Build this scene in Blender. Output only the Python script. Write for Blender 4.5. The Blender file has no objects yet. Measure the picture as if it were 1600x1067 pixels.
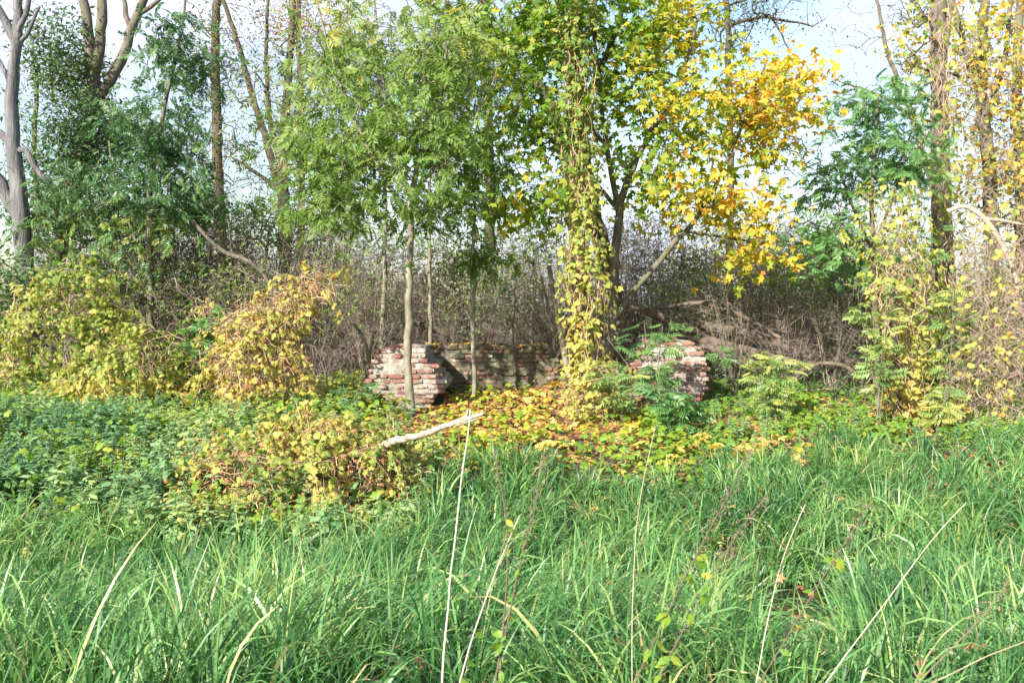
import bpy, math, random
import numpy as np
from mathutils import Matrix, Vector

# ------------------------------------------------------------------ camera, sky, sun
S = bpy.context.scene
COL = S.collection
rng = np.random.default_rng(11)
random.seed(5)
F = 1400.0; HZ = 490.0; CAMZ = 1.6

cd = bpy.data.cameras.new('camera'); cam = bpy.data.objects.new('camera', cd); COL.objects.link(cam)
cam.location = (0, 0, CAMZ); cam.rotation_euler = (math.radians(90), 0, 0)
cd.sensor_width = 22.3; cd.lens = F/1600*22.3
cd.shift_y = -(533.5-HZ)/1600
cd.clip_start = 0.05; cd.clip_end = 3000
cd.dof.use_dof = True; cd.dof.focus_distance = 12.5; cd.dof.aperture_fstop = 5.6
S.camera = cam

SUN = Vector((-0.50, -0.74, 0.50)).normalized()      # direction towards the sun
w = bpy.data.worlds.new("World"); S.world = w; w.use_nodes = True
nt = w.node_tree; nt.nodes.clear()
out = nt.nodes.new('ShaderNodeOutputWorld'); bg = nt.nodes.new('ShaderNodeBackground')
sky = nt.nodes.new('ShaderNodeTexSky'); sky.sky_type = 'NISHITA'; sky.sun_disc = False
sky.sun_elevation = math.asin(SUN.z); sky.sun_rotation = math.atan2(SUN.x, SUN.y)
sky.air_density = 1.2; sky.dust_density = 1.5
tc = nt.nodes.new('ShaderNodeTexCoord'); mp = nt.nodes.new('ShaderNodeMapping'); mp.inputs['Scale'].default_value = (1.4, 1.4, 3.2)
mp.inputs['Location'].default_value = (0.6, 0.2, 0.1)
nz = nt.nodes.new('ShaderNodeTexNoise'); nz.inputs['Scale'].default_value = 1.6; nz.inputs['Detail'].default_value = 7; nz.inputs['Roughness'].default_value = .55
cr = nt.nodes.new('ShaderNodeValToRGB'); cr.color_ramp.elements[0].position = .42; cr.color_ramp.elements[1].position = .62
mx = nt.nodes.new('ShaderNodeMix'); mx.data_type = 'RGBA'
mx.inputs[7].default_value = (4.1, 4.4, 5.5, 1)
nt.links.new(tc.outputs['Generated'], mp.inputs[0]); nt.links.new(mp.outputs[0], nz.inputs['Vector'])
nt.links.new(nz.outputs['Fac'], cr.inputs[0]); nt.links.new(cr.outputs[0], mx.inputs[0])
nt.links.new(sky.outputs[0], mx.inputs[6]); nt.links.new(mx.outputs[2], bg.inputs[0])
bg.inputs[1].default_value = 0.10
nt.links.new(bg.outputs[0], out.inputs[0])

sl = bpy.data.lights.new('sun', 'SUN'); sl.energy = 5.0; sl.angle = math.radians(.55); sl.color = (1, .95, .87)
so = bpy.data.objects.new('sun', sl); COL.objects.link(so)
so.rotation_euler = SUN.to_track_quat('Z', 'Y').to_euler(); so.location = (-20, -20, 20)
S.view_settings.view_transform = 'Standard'; S.view_settings.look = 'None'
S.view_settings.exposure = 1.38; S.view_settings.gamma = 1; S.view_settings.use_curve_mapping = False
S.render.engine = 'CYCLES'
S.cycles.max_bounces = 8; S.cycles.transparent_max_bounces = 8

# ------------------------------------------------------------------ helpers
def W(px, py, Y): return np.array([(px-800)/F*Y, Y, CAMZ-(py-HZ)/F*Y])
def proj(p):
    p = np.atleast_2d(p); return 800+p[:, 0]/p[:, 1]*F, HZ+(CAMZ-p[:, 2])/p[:, 1]*F
def noise2(x, y, s=1.0, k=0.0):
    x = x*s+k; y = y*s+k*1.7
    return (np.sin(x*1.3+np.sin(y*1.7+k))+np.sin(y*1.9+1.3*np.sin(x*1.1))+np.sin(x*2.7-y*2.1+k)*.6)/2.6
def noise3(p, s=1.0, k=0.0):
    x, y, z = p[..., 0]*s+k, p[..., 1]*s-k, p[..., 2]*s+2*k
    return (np.sin(x*1.7+np.sin(z*1.3+k)*1.2)+np.sin(y*1.9+np.sin(x*1.5))+np.sin(z*2.1+np.sin(y*1.1+k))+.7*np.sin(x*3.1+z*2.7-y*1.9))/3.7
YS = [-60, 2.5, 4, 5.8, 7.6, 8.8, 10, 11.5, 14, 16, 20, 60, 3000]
ZS = [0, 0, -.14, -.56, -.66, -.50, -.2, 0, .1, .16, .2, .1, 0]
def gz(x, y):
    x = np.asarray(x, float); y = np.asarray(y, float)
    z = np.interp(y, YS, ZS)
    fade = np.clip((60-np.abs(y))/30, 0, 1)
    z = z+.05*noise2(x, y, .9, 2)*fade+.02*noise2(x, y, 3.1, 5)*fade
    z = z+.24*np.exp(-((x-1.0)/.75)**2-((y-15.2)/.8)**2)      # the heap of leaves in front of the wall
    z = z+.10*np.exp(-((x+2.4)/1.2)**2-((y-9.4)/.8)**2)
    z = z-.13*np.exp(-((x-2.25)/.75)**2-((y-7.15)/.42)**2)     # puddle hollow
    return z
def norm(v): return v/np.maximum(np.linalg.norm(v, axis=-1, keepdims=True), 1e-9)

class MB:
    def __init__(s): s.v = []; s.l = []; s.c = []; s.t = []; s.n = 0
    def add(s, V, L, C, T):
        V = np.asarray(V, float).reshape(-1, 3)
        s.v.append(V); s.l.append(np.asarray(L, int).ravel()+s.n); s.c.append(np.asarray(C, int).ravel())
        s.t.append(np.broadcast_to(np.asarray(T, float), (len(V),))); s.n += len(V)
    def mesh(s, name, mat, smooth=True, off=(0, 0, 0)):
        me = bpy.data.meshes.new(name)
        V = np.concatenate(s.v)-np.asarray(off, float); L = np.concatenate(s.l); C = np.concatenate(s.c); T = np.concatenate(s.t)
        me.vertices.add(len(V)); me.vertices.foreach_set('co', V.ravel().astype(np.float32))
        me.loops.add(len(L)); me.loops.foreach_set('vertex_index', L.astype(np.int32))
        me.polygons.add(len(C)); st = np.concatenate([[0], np.cumsum(C)[:-1]])
        me.polygons.foreach_set('loop_start', st.astype(np.int32)); me.polygons.foreach_set('loop_total', C.astype(np.int32))
        me.polygons.foreach_set('use_smooth', np.full(len(C), smooth))
        me.update(calc_edges=True)
        a = me.attributes.new('tint', 'FLOAT', 'POINT'); a.data.foreach_set('value', T.astype(np.float32))
        me.materials.append(mat)
        return me
    def obj(s, name, mat, parent=None, smooth=True, kind=None, label=None):
        off = parent.location if parent else (0, 0, 0)
        o = bpy.data.objects.new(name, s.mesh(name, mat, smooth, off)); COL.objects.link(o)
        if parent: o.parent = parent
        if kind: o['kind'] = kind
        if label: o['label'] = label
        return o
def tag(o, label, cat, group=None, kind=None):
    o['label'] = label; o['category'] = cat
    if group: o['group'] = group
    if kind: o['kind'] = kind
    return o
def thing(name, loc, label, cat, group=None):
    o = bpy.data.objects.new(name, None); COL.objects.link(o); o.location = tuple(float(a) for a in loc); o.empty_display_size = .2
    return tag(o, label, cat, group)
def stuff(o, label, cat=None):
    o['kind'] = 'stuff'; o['label'] = label
    if cat: o['category'] = cat
    return o

def frames(d, n):
    """columns: x side, y along leaf (d), z normal"""
    d = norm(d); x = norm(np.cross(d, n)); z = np.cross(x, d)
    return np.stack([x, d, z], axis=-1)
def inst(mb, tpl, P, R, s, T):
    tv, tl, tcn = tpl[:3]; k = len(tv); N = len(P)
    if N == 0: return
    s = np.broadcast_to(np.asarray(s, float), (N,))
    V = np.einsum('nij,kj->nki', R, tv)*s[:, None, None]+np.asarray(P)[:, None, :]
    L = (tl[None, :]+(np.arange(N)*k)[:, None])
    tt = np.repeat(np.broadcast_to(T, (N,)), k)
    if len(tpl) > 3: tt = np.clip(tt+np.tile(tpl[3], N), 0, 1)
    mb.add(V, L, np.tile(tcn, N), tt)

def fan(pts, cx=0, cy=.38, fold=.30, droop=.22):
    pts = np.array(pts, float); n = len(pts)
    V = np.vstack([[[cx, cy]], pts]); z = -fold*np.abs(V[:, 0])-droop*V[:, 1]**2+.04*np.sin(V[:, 0]*17+V[:, 1]*9)
    V = np.column_stack([V, z])
    L = []
    for i in range(n): L += [0, 1+i, 1+(i+1) % n]
    return V, np.array(L), np.full(n, 3)
def polar(prof, c=.38):
    right = [(math.cos(math.radians(a))*r, c+math.sin(math.radians(a))*r) for a, r in prof]
    left = [(-x, y) for x, y in right[::-1] if abs(x) > 1e-6]
    return right+left
MAPLE = fan(polar([(-90, .26), (-62, .42), (-35, .54), (-8, .31), (8, .46), (25, .66), (38, .46), (52, .29), (70, .47), (90, .72)]))
VINE = fan(polar([(-90, .18), (-58, .46), (-20, .55), (0, .42), (22, .56), (48, .40), (90, .66)]), droop=.25)
OAK = fan(polar([(-90, .4), (-50, .30), (-20, .38), (0, .25), (20, .42), (45, .30), (65, .5), (90, .62)]), fold=.3, droop=.3)
OVAL = fan([(0, 0), (.22, .25), (.27, .5), (.15, .8), (0, 1), (-.15, .8), (-.27, .5), (-.22, .25)], cy=.45, droop=.3)
LEAFLET = (np.array([[0, 0, 0], [.2, .42, .05], [0, 1, -.12], [-.2, .42, .05]]), np.array([0, 1, 2, 0, 2, 3]), np.array([3, 3]))
def compound(pairs=5, L=.36, seed=0, lw=1.0):
    r = np.random.default_rng(seed); mb = MB()
    P = []; D = []; N = []
    for i in range(pairs):
        t = .28+.60*i/(pairs-1) if pairs > 1 else .5
        for sx in (-1, 1):
            P.append((0, t, -.25*t*t)); D.append((sx*1.0, .55+r.uniform(-.15, .15), -.25+r.uniform(-.15, .1))); N.append((r.uniform(-.3, .3), r.uniform(-.2, .2), 1))
    P.append((0, .93, -.22)); D.append((0, 1, -.4)); N.append((0, 0.3, 1))
    inst(mb, LEAFLET, np.array(P), frames(np.array(D), np.array(N)), L*r.uniform(.85, 1.1, len(P)), 0)
    mb.add([[-.008, 0, 0], [.008, 0, 0], [.006, .95, -.24], [-.006, .95, -.24], [0, .5, -.05]], [0, 1, 4, 1, 2, 4, 2, 3, 4, 3, 0, 4], [3]*4, 0)
    return np.concatenate(mb.v), np.concatenate(mb.l), np.concatenate(mb.c)
ASH = compound(5, .40, 1); ASHB = compound(4, .44, 2); ROWAN = compound(6, .34, 3)

# ------------------------------------------------------------------ materials
def newmat(name):
    m = bpy.data.materials.new(name); m.use_nodes = True; n = m.node_tree.nodes; n.clear(); return m, n, m.node_tree.links
def ramp(n, stops):
    r = n.new('ShaderNodeValToRGB'); e = r.color_ramp.elements
    e[0].position = stops[0][0]; e[0].color = (*stops[0][1], 1); e[1].position = stops[-1][0]; e[1].color = (*stops[-1][1], 1)
    for p, c in stops[1:-1]: x = e.new(p); x.color = (*c, 1)
    return r
def leafmat(name, stops, trans=.35, rough=.5, spec=.35, spots=0.0):
    m, n, l = newmat(name)
    a = n.new('ShaderNodeAttribute'); a.attribute_name = 'tint'
    r = ramp(n, stops)
    geo = n.new('ShaderNodeNewGeometry')
    nz = n.new('ShaderNodeTexNoise'); nz.inputs['Scale'].default_value = 28; nz.inputs['Detail'].default_value = 3
    l.new(geo.outputs['Position'], nz.inputs['Vector'])
    ma = n.new('ShaderNodeMath'); ma.operation = 'MULTIPLY_ADD'; ma.inputs[1].default_value = .30; l.new(nz.outputs[0], ma.inputs[0])
    sb = n.new('ShaderNodeMath'); sb.operation = 'SUBTRACT'; sb.inputs[1].default_value = .15; l.new(ma.outputs[0], sb.inputs[0])
    l.new(a.outputs['Fac'], ma.inputs[2]); l.new(sb.outputs[0], r.inputs[0])
    p = n.new('ShaderNodeBsdfPrincipled'); p.inputs['Roughness'].default_value = rough; p.inputs['Specular IOR Level'].default_value = spec
    t = n.new('ShaderNodeBsdfTranslucent'); mix = n.new('ShaderNodeMixShader'); mix.inputs[0].default_value = trans
    o = n.new('ShaderNodeOutputMaterial')
    hs = n.new('ShaderNodeHueSaturation'); hs.inputs['Value'].default_value = 1.35; hs.inputs['Saturation'].default_value = 1.1
    l.new(r.outputs[0], p.inputs['Base Color']); l.new(r.outputs[0], hs.inputs['Color']); l.new(hs.outputs[0], t.inputs['Color'])
    l.new(p.outputs[0], mix.inputs[1]); l.new(t.outputs[0], mix.inputs[2]); l.new(mix.outputs[0], o.inputs[0])
    return m
def barkmat(name, c1, c2, c3, scale=14, bump=.5, stretch=.25, green=None):
    m, n, l = newmat(name)
    geo = n.new('ShaderNodeNewGeometry'); mp = n.new('ShaderNodeMapping'); mp.inputs['Scale'].default_value = (1, 1, stretch)
    l.new(geo.outputs['Position'], mp.inputs[0])
    nz = n.new('ShaderNodeTexNoise'); nz.inputs['Scale'].default_value = scale; nz.inputs['Detail'].default_value = 8; nz.inputs['Roughness'].default_value = .65
    n2 = n.new('ShaderNodeTexNoise'); n2.inputs['Scale'].default_value = scale*4; n2.inputs['Detail'].default_value = 4
    l.new(mp.outputs[0], nz.inputs['Vector']); l.new(mp.outputs[0], n2.inputs['Vector'])
    r = ramp(n, [(.3, c1), (.5, c2), (.7, c3)]); l.new(nz.outputs[0], r.inputs[0])
    p = n.new('ShaderNodeBsdfPrincipled'); p.inputs['Roughness'].default_value = .85; p.inputs['Specular IOR Level'].default_value = .2
    col = r.outputs[0]
    if green:
        n3 = n.new('ShaderNodeTexNoise'); n3.inputs['Scale'].default_value = 2.3; n3.inputs['Detail'].default_value = 5; l.new(geo.outputs['Position'], n3.inputs['Vector'])
        r3 = ramp(n, [(.45, (0, 0, 0)), (.62, (.75, .75, .75))]); l.new(n3.outputs[0], r3.inputs[0])
        mx = n.new('ShaderNodeMix'); mx.data_type = 'RGBA'; mx.inputs[7].default_value = (*green, 1); l.new(r3.outputs[0], mx.inputs[0]); l.new(col, mx.inputs[6]); col = mx.outputs[2]
    l.new(col, p.inputs['Base Color'])
    ad = n.new('ShaderNodeMath'); ad.operation = 'ADD'; l.new(nz.outputs[0], ad.inputs[0]); l.new(n2.outputs[0], ad.inputs[1])
    b = n.new('ShaderNodeBump'); b.inputs['Strength'].default_value = bump; b.inputs['Distance'].default_value = .02; l.new(ad.outputs[0], b.inputs['Height']); l.new(b.outputs[0], p.inputs['Normal'])
    o = n.new('ShaderNodeOutputMaterial'); l.new(p.outputs[0], o.inputs[0]); return m

M = {}
BRN = (.16, .075, .025)
M['ash'] = leafmat('ash_leaf', [(0, (.09, .16, .025)), (.5, (.17, .27, .055)), (.85, (.28, .34, .09)), (1, (.42, .38, .08))], .45)
M['ashpale'] = leafmat('pale_leaf', [(0, (.10, .16, .05)), (.5, (.19, .25, .10)), (.85, (.27, .30, .14)), (1, (.40, .36, .10))], .4)
M['dark'] = leafmat('dark_leaf', [(0, (.045, .10, .035)), (.5, (.085, .175, .06)), (.85, (.15, .26, .08)), (1, (.28, .33, .08))], .42, .45, .45)  # on the left ash this darker green stands in for tree shade
M['ivy'] = leafmat('willow_leaf', [(0, (.045, .10, .03)), (.5, (.085, .16, .045)), (.9, (.13, .17, .05)), (1, (.2, .2, .04))], .28)
M['maple'] = leafmat('maple_leaf', [(0, (.08, .18, .02)), (.3, (.18, .28, .03)), (.5, (.36, .39, .05)), (.7, (.60, .43, .05)), (.9, (.68, .38, .06)), (1, (.50, .20, .03))], .5)
M['vine'] = leafmat('vine_leaf', [(0, (.12, .21, .04)), (.35, (.32, .34, .07)), (.6, (.47, .41, .10)), (.85, (.52, .33, .09)), (1, (.28, .14, .06))], .4)
M['rowan'] = leafmat('rowan_leaf', [(0, (.07, .17, .05)), (.5, (.12, .25, .07)), (.85, (.22, .34, .08)), (1, (.4, .42, .08))], .35, .4, .5)
M['seedling'] = leafmat('seedling_leaf', [(0, (.08, .17, .06)), (.5, (.16, .27, .08)), (.85, (.30, .37, .11)), (1, (.46, .44, .12))], .42, .4, .5)
M['far'] = leafmat('far_leaf', [(0, (.06, .10, .03)), (.45, (.13, .17, .05)), (.75, (.28, .26, .06)), (.9, (.45, .27, .05)), (1, (.42, .14, .04))], .4)
M['nettle'] = leafmat('nettle_leaf', [(0, (.06, .15, .06)), (.4, (.15, .28, .12)), (.75, (.30, .40, .15)), (1, (.50, .47, .12))], .35, .5, .4)
M['herb'] = leafmat('herb_leaf', [(0, (.06, .15, .02)), (.5, (.15, .27, .03)), (.8, (.33, .36, .04)), (1, (.55, .40, .05))], .4)
M['litter'] = leafmat('litter_leaf', [(0, (.10, .05, .03)), (.3, (.27, .13, .06)), (.5, (.46, .25, .08)), (.7, (.60, .36, .08)), (.88, (.66, .47, .10)), (1, (.66, .54, .14))], .25)
M['brownleaf'] = leafmat('brown_leaf', [(0, (.14, .06, .03)), (.5, (.30, .12, .05)), (1, (.48, .24, .12))], .2)
M['grass'] = leafmat('grass_blade', [(0, (.03, .10, .03)), (.5, (.11, .26, .075)), (.85, (.26, .41, .12)), (.94, (.36, .40, .13)), (1, (.42, .35, .2))], .38, .42, .5)
M['straw'] = leafmat('dry_stalk', [(0, (.10, .07, .05)), (.3, (.20, .15, .10)), (.6, (.32, .26, .17)), (1, (.62, .56, .44))], .1, .6, .3)
M['ashbark'] = barkmat('young_bark', (.11, .10, .07), (.19, .175, .125), (.30, .28, .21), 9, .3, .6)
M['darkbark'] = barkmat('dark_bark', (.04, .03, .022), (.09, .07, .05), (.16, .13, .10), 12, .8, .2, (.06, .07, .03))
M['greybark'] = barkmat('dead_grey_wood', (.06, .055, .055), (.13, .125, .125), (.24, .235, .235), 10, .9, .12)
M['midbark'] = barkmat('brown_bark', (.06, .05, .04), (.12, .10, .08), (.21, .18, .15), 12, .6, .25, (.12, .13, .06))
M['twig'] = barkmat('twig_bark', (.11, .085, .065), (.21, .17, .135), (.36, .31, .26), 6, .1, 1)
M['vinestem'] = barkmat('vine_stem', (.22, .13, .07), (.40, .28, .16), (.58, .46, .30), 8, .2, 1)
M['greyvine'] = barkmat('grey_vine_stem', (.17, .12, .09), (.30, .22, .17), (.44, .35, .28), 8, .2, 1)
M['log'] = barkmat('log_bark', (.06, .045, .035), (.14, .105, .08), (.25, .195, .155), 9, .6, .6)
M['drift'] = barkmat('bare_wood', (.20, .14, .10), (.40, .32, .24), (.56, .48, .38), 11, .5, 2.5)
def soil():
    m, n, l = newmat('soil_ground')
    geo = n.new('ShaderNodeNewGeometry'); nz = n.new('ShaderNodeTexNoise'); nz.inputs['Scale'].default_value = 5; nz.inputs['Detail'].default_value = 10; nz.inputs['Roughness'].default_value = .7
    l.new(geo.outputs['Position'], nz.inputs['Vector'])
    r = ramp(n, [(.3, (.025, .02, .012)), (.48, (.07, .055, .03)), (.6, (.10, .10, .035)), (.75, (.20, .14, .06))]); l.new(nz.outputs[0], r.inputs[0])
    p = n.new('ShaderNodeBsdfPrincipled'); p.inputs['Roughness'].default_value = .95; l.new(r.outputs[0], p.inputs['Base Color'])
    b = n.new('ShaderNodeBump'); b.inputs['Strength'].default_value = .8; b.inputs['Distance'].default_value = .04; l.new(nz.outputs[0], b.inputs['Height']); l.new(b.outputs[0], p.inputs['Normal'])
    o = n.new('ShaderNodeOutputMaterial'); l.new(p.outputs[0], o.inputs[0]); return m
M['soil'] = soil()
def watermat():
    m, n, l = newmat('ditch_water'); p = n.new('ShaderNodeBsdfPrincipled')
    p.inputs['Base Color'].default_value = (.02, .018, .012, 1); p.inputs['Roughness'].default_value = .06
    nz = n.new('ShaderNodeTexNoise'); nz.inputs['Scale'].default_value = 6; b = n.new('ShaderNodeBump'); b.inputs['Strength'].default_value = .05; l.new(nz.outputs[0], b.inputs['Height']); l.new(b.outputs[0], p.inputs['Normal'])
    o = n.new('ShaderNodeOutputMaterial'); l.new(p.outputs[0], o.inputs[0]); return m
M['water'] = watermat()
def brickmat(name, lime, moss):
    m, n, l = newmat(name)
    oi = n.new('ShaderNodeObjectInfo'); r = ramp(n, [(0, (.16, .06, .045)), (.35, (.24, .10, .075)), (.7, (.20, .12, .09)), (.85, (.28, .15, .11)), (1, (.34, .27, .21))])
    l.new(oi.outputs['Random'], r.inputs[0])
    geo = n.new('ShaderNodeNewGeometry')
    def nn(s, d=8, ro=.65):
        x = n.new('ShaderNodeTexNoise'); x.inputs['Scale'].default_value = s; x.inputs['Detail'].default_value = d; x.inputs['Roughness'].default_value = ro; l.new(geo.outputs['Position'], x.inputs['Vector']); return x
    def mixc(fac, a, c):
        x = n.new('ShaderNodeMix'); x.data_type = 'RGBA'; l.new(fac, x.inputs[0]); l.new(a, x.inputs[6]); x.inputs[7].default_value = (*c, 1); return x.outputs[2]
    a = nn(3.2); ra = ramp(n, [(.60-lime*.3, (0, 0, 0)), (.76-lime*.3, (.92, .92, .92))]); l.new(a.outputs[0], ra.inputs[0])
    col = mixc(ra.outputs[0], r.outputs[0], (.46, .43, .37))
    b = nn(4.1+moss, 9, .7); rb = ramp(n, [(.66-moss*.3, (0, 0, 0)), (.78-moss*.3, (.9, .9, .9))]); l.new(b.outputs[0], rb.inputs[0])
    col = mixc(rb.outputs[0], col, (.085, .095, .045))
    c = nn(22, 4); rc = ramp(n, [(.35, (.55, .55, .55)), (.6, (1, 1, 1))]); l.new(c.outputs[0], rc.inputs[0])
    mu = n.new('ShaderNodeMix'); mu.data_type = 'RGBA'; mu.blend_type = 'MULTIPLY'; mu.inputs[0].default_value = .6; l.new(col, mu.inputs[6]); l.new(rc.outputs[0], mu.inputs[7])
    p = n.new('ShaderNodeBsdfPrincipled'); p.inputs['Roughness'].default_value = .9; l.new(mu.outputs[2], p.inputs['Base Color'])
    bp = n.new('ShaderNodeBump'); bp.inputs['Strength'].default_value = .7; bp.inputs['Distance'].default_value = .012; l.new(c.outputs[0], bp.inputs['Height']); l.new(bp.outputs[0], p.inputs['Normal'])
    o = n.new('ShaderNodeOutputMaterial'); l.new(p.outputs[0], o.inputs[0]); return m
M['brick'] = brickmat('pale_limed_brick', .50, .36); M['brickdark'] = brickmat('mossy_brick', .24, .82); M['brickred'] = brickmat('red_brick', .30, .36)  # red_brick takes less lime, putting the right block's shade into its colour
M['mortar'] = barkmat('lime_mortar', (.14, .125, .10), (.30, .275, .235), (.46, .43, .38), 7, .9, 1, (.14, .14, .09))
M['mortardark'] = barkmat('dirty_mortar', (.05, .045, .035), (.12, .11, .08), (.24, .22, .17), 9, .9, 1, (.07, .085, .035))

# ------------------------------------------------------------------ tubes and skeletons
def tube(mb, P, R, sides=5, tint=.5, cap=True, rough=0.0):
    P = np.asarray(P, float); R = np.asarray(R, float); n = len(P)
    t = norm(np.gradient(P, axis=0)); m = np.abs(t.mean(0)); ref = np.eye(3)[int(np.argmin(m))]
    u = norm(np.cross(t, ref)); v = np.cross(t, u)
    a = np.linspace(0, 2*np.pi, sides, endpoint=False)
    rr = R[:, None]*np.ones((1, sides))
    if rough:
        q = P[:, None, :]+(u[:, None, :]*np.cos(a)[None, :, None]+v[:, None, :]*np.sin(a)[None, :, None])*.15
        rr = rr*(1+rough*(noise3(q, 9)+.6*noise3(q*np.array([1, 1, .25]), 31, 3)))
    V = P[:, None, :]+(u[:, None, :]*np.cos(a)[None, :, None]+v[:, None, :]*np.sin(a)[None, :, None])*rr[:, :, None]
    i = np.arange(n-1)[:, None]*sides; j = np.arange(sides)[None, :]; j2 = (j+1) % sides
    Q = np.stack([i+j, i+j2, i+sides+j2, i+sides+j], -1).reshape(-1)
    L = [Q]; C = [np.full((n-1)*sides, 4)]
    if cap and sides > 3:
        L.append(np.arange(sides)+(n-1)*sides); C.append([sides]); L.append(np.arange(sides)[::-1]); C.append([sides])
    mb.add(V.reshape(-1, 3), np.concatenate(L), np.concatenate(C), tint)
def smooth_path(pts, step=.2, jit=.01):
    pts = np.asarray(pts, float); d = np.r_[0, np.cumsum(np.linalg.norm(np.diff(pts[:, :3], axis=0), axis=1))]
    n = max(3, int(d[-1]/step)+1); s = np.linspace(0, d[-1], n)
    # Catmull-like: linear resample then smooth
    q = np.stack([np.interp(s, d, pts[:, k]) for k in range(pts.shape[1])], 1)
    for _ in range(3):
        q[1:-1] = .25*q[:-2]+.5*q[1:-1]+.25*q[2:]
    if jit: q[1:-1, :3] += rng.normal(0, jit, (n-2, 3))
    return q
def PX(pts, Y, dY=None):
    """pixel polyline [(px,py,rpx)] at depth Y -> world points with radius"""
    o = []
    for k, p in enumerate(pts):
        y = Y if len(p) < 4 else p[3]
        o.append([*W(p[0], p[1], y), p[2]/F*y])
    return np.array(o)

class Skel:
    def __init__(s, cap=60000):
        s.P = np.zeros((cap, 3)); s.par = np.full(cap, -1); s.R = np.zeros(cap); s.n = 0; s.tips = []
    def _add(s, p, par, r=0.):
        i = s.n; s.P[i] = p; s.par[i] = par; s.R[i] = r; s.n += 1; return i
    def poly(s, pts, join=True, step=.2, jit=.012):
        q = smooth_path(pts, step, jit); prev = -1
        if join and s.n: prev = int(np.argmin(np.linalg.norm(s.P[:s.n]-q[0, :3], axis=1)))
        for k in range(len(q)): prev = s._add(q[k, :3], prev, q[k, 3])
        return prev
    def attract(s, T, step=.28, rise=.12, wob=.05, lowbias=.25):
        fixed = s.P[:s.n].copy()
        d = np.array([np.min(np.linalg.norm(fixed-t, axis=1)) for t in T])
        for k in np.argsort(d):
            t = T[k]; dd = np.linalg.norm(s.P[:s.n]-t, axis=1)
            cost = dd+lowbias*np.maximum(0, s.P[:s.n, 2]-t[2]+.1)
            j = int(np.argmin(cost)); L = dd[j]
            if L < .04: continue
            n = max(2, int(L/step)); a = s.P[j]; mid = (a+t)/2+np.array([0, 0, rise*L])+rng.normal(0, wob*L, 3); prev = j
            for q in range(1, n+1):
                u = q/n; p = (1-u)**2*a+2*u*(1-u)*mid+u*u*t
                if q < n: p = p+rng.normal(0, .012, 3)
                prev = s._add(p, prev)
            s.tips.append((t, norm(s.P[prev]-s.P[s.par[prev]])))
    def build(s, mb, tip=.004, rough=.0, expo=.5, minsides=3, taper_cap=.9):
        n = s.n; cnt = np.zeros(n); par = s.par[:n]; best = np.full(n, -1); ch = [[] for _ in range(n)]
        for i in range(n-1, -1, -1):
            if cnt[i] == 0: cnt[i] = 1
            if par[i] >= 0: cnt[par[i]] += cnt[i]; ch[par[i]].append(i)
        R = s.R[:n].copy(); auto = R == 0
        base = tip*cnt**expo
        for i in range(n):
            if auto[i]:
                R[i] = base[i]
                if par[i] >= 0: R[i] = min(R[i], R[par[i]]*taper_cap if auto[par[i]] is False else R[par[i]])
        starts = [i for i in range(n) if par[i] < 0]
        done = 0
        while starts:
            i = starts.pop(); chain = []
            if par[i] >= 0: chain.append(par[i])
            cur = i
            while True:
                chain.append(cur); c = ch[cur]
                if not c: break
                c = sorted(c, key=lambda k: (-(R[k] if not auto[k] else 0), -cnt[k])); starts += c[1:]; cur = c[0]
            idx = np.array(chain); rr = R[idx].copy()
            if par[i] >= 0: rr[0] = min(rr[0], rr[1]*1.25)
            mr = rr.max(); sides = 14 if mr > .09 else 9 if mr > .04 else 6 if mr > .018 else 4 if mr > .008 else minsides
            if auto[idx[-1]]: rr[-1] *= .5
            tube(mb, s.P[idx], rr, sides, .5, rough=rough if mr > .03 else 0)
def blob_pts(blobs, Y, n, rd=1.3, thr=-.25, ns=1.6, k=0.):
    out = []; wts = np.array([b[2]*b[3]*(b[4] if len(b) > 4 else 1) for b in blobs], float); wts /= wts.sum()
    while len(out) < n:
        b = blobs[rng.choice(len(blobs), p=wts)]
        d = norm(rng.normal(size=3)); r = rng.uniform()**.42
        c = W(b[0], b[1], Y); p = c+d*r*np.array([b[2]/F*Y, rd, b[3]/F*Y])
        if noise3(p, ns, k) > thr: out.append(p)
    return np.array(out)
def leaf_at(tips, per, spread, droop=.4, upn=1.0):
    P = []; D = []
    for t, d in tips:
        k = max(1, int(rng.normal(per, per*.3)))
        P.append(t+rng.normal(0, spread, (k, 3))*np.array([1, 1, .8])-np.outer(rng.uniform(0, spread*1.5, k), d)); D.append(np.tile(d, (k, 1)))
    P = np.concatenate(P); D = np.concatenate(D)
    D = D*.5+rng.normal(0, .7, D.shape); D[:, 2] = D[:, 2]*.5-droop
    N = rng.normal(0, .55, D.shape); N[:, 2] += upn
    N[:, 1] -= .35; N[:, 0] -= .2          # leaves turn towards the open, lit side
    return P, norm(D), N
VAR = {}
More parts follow.
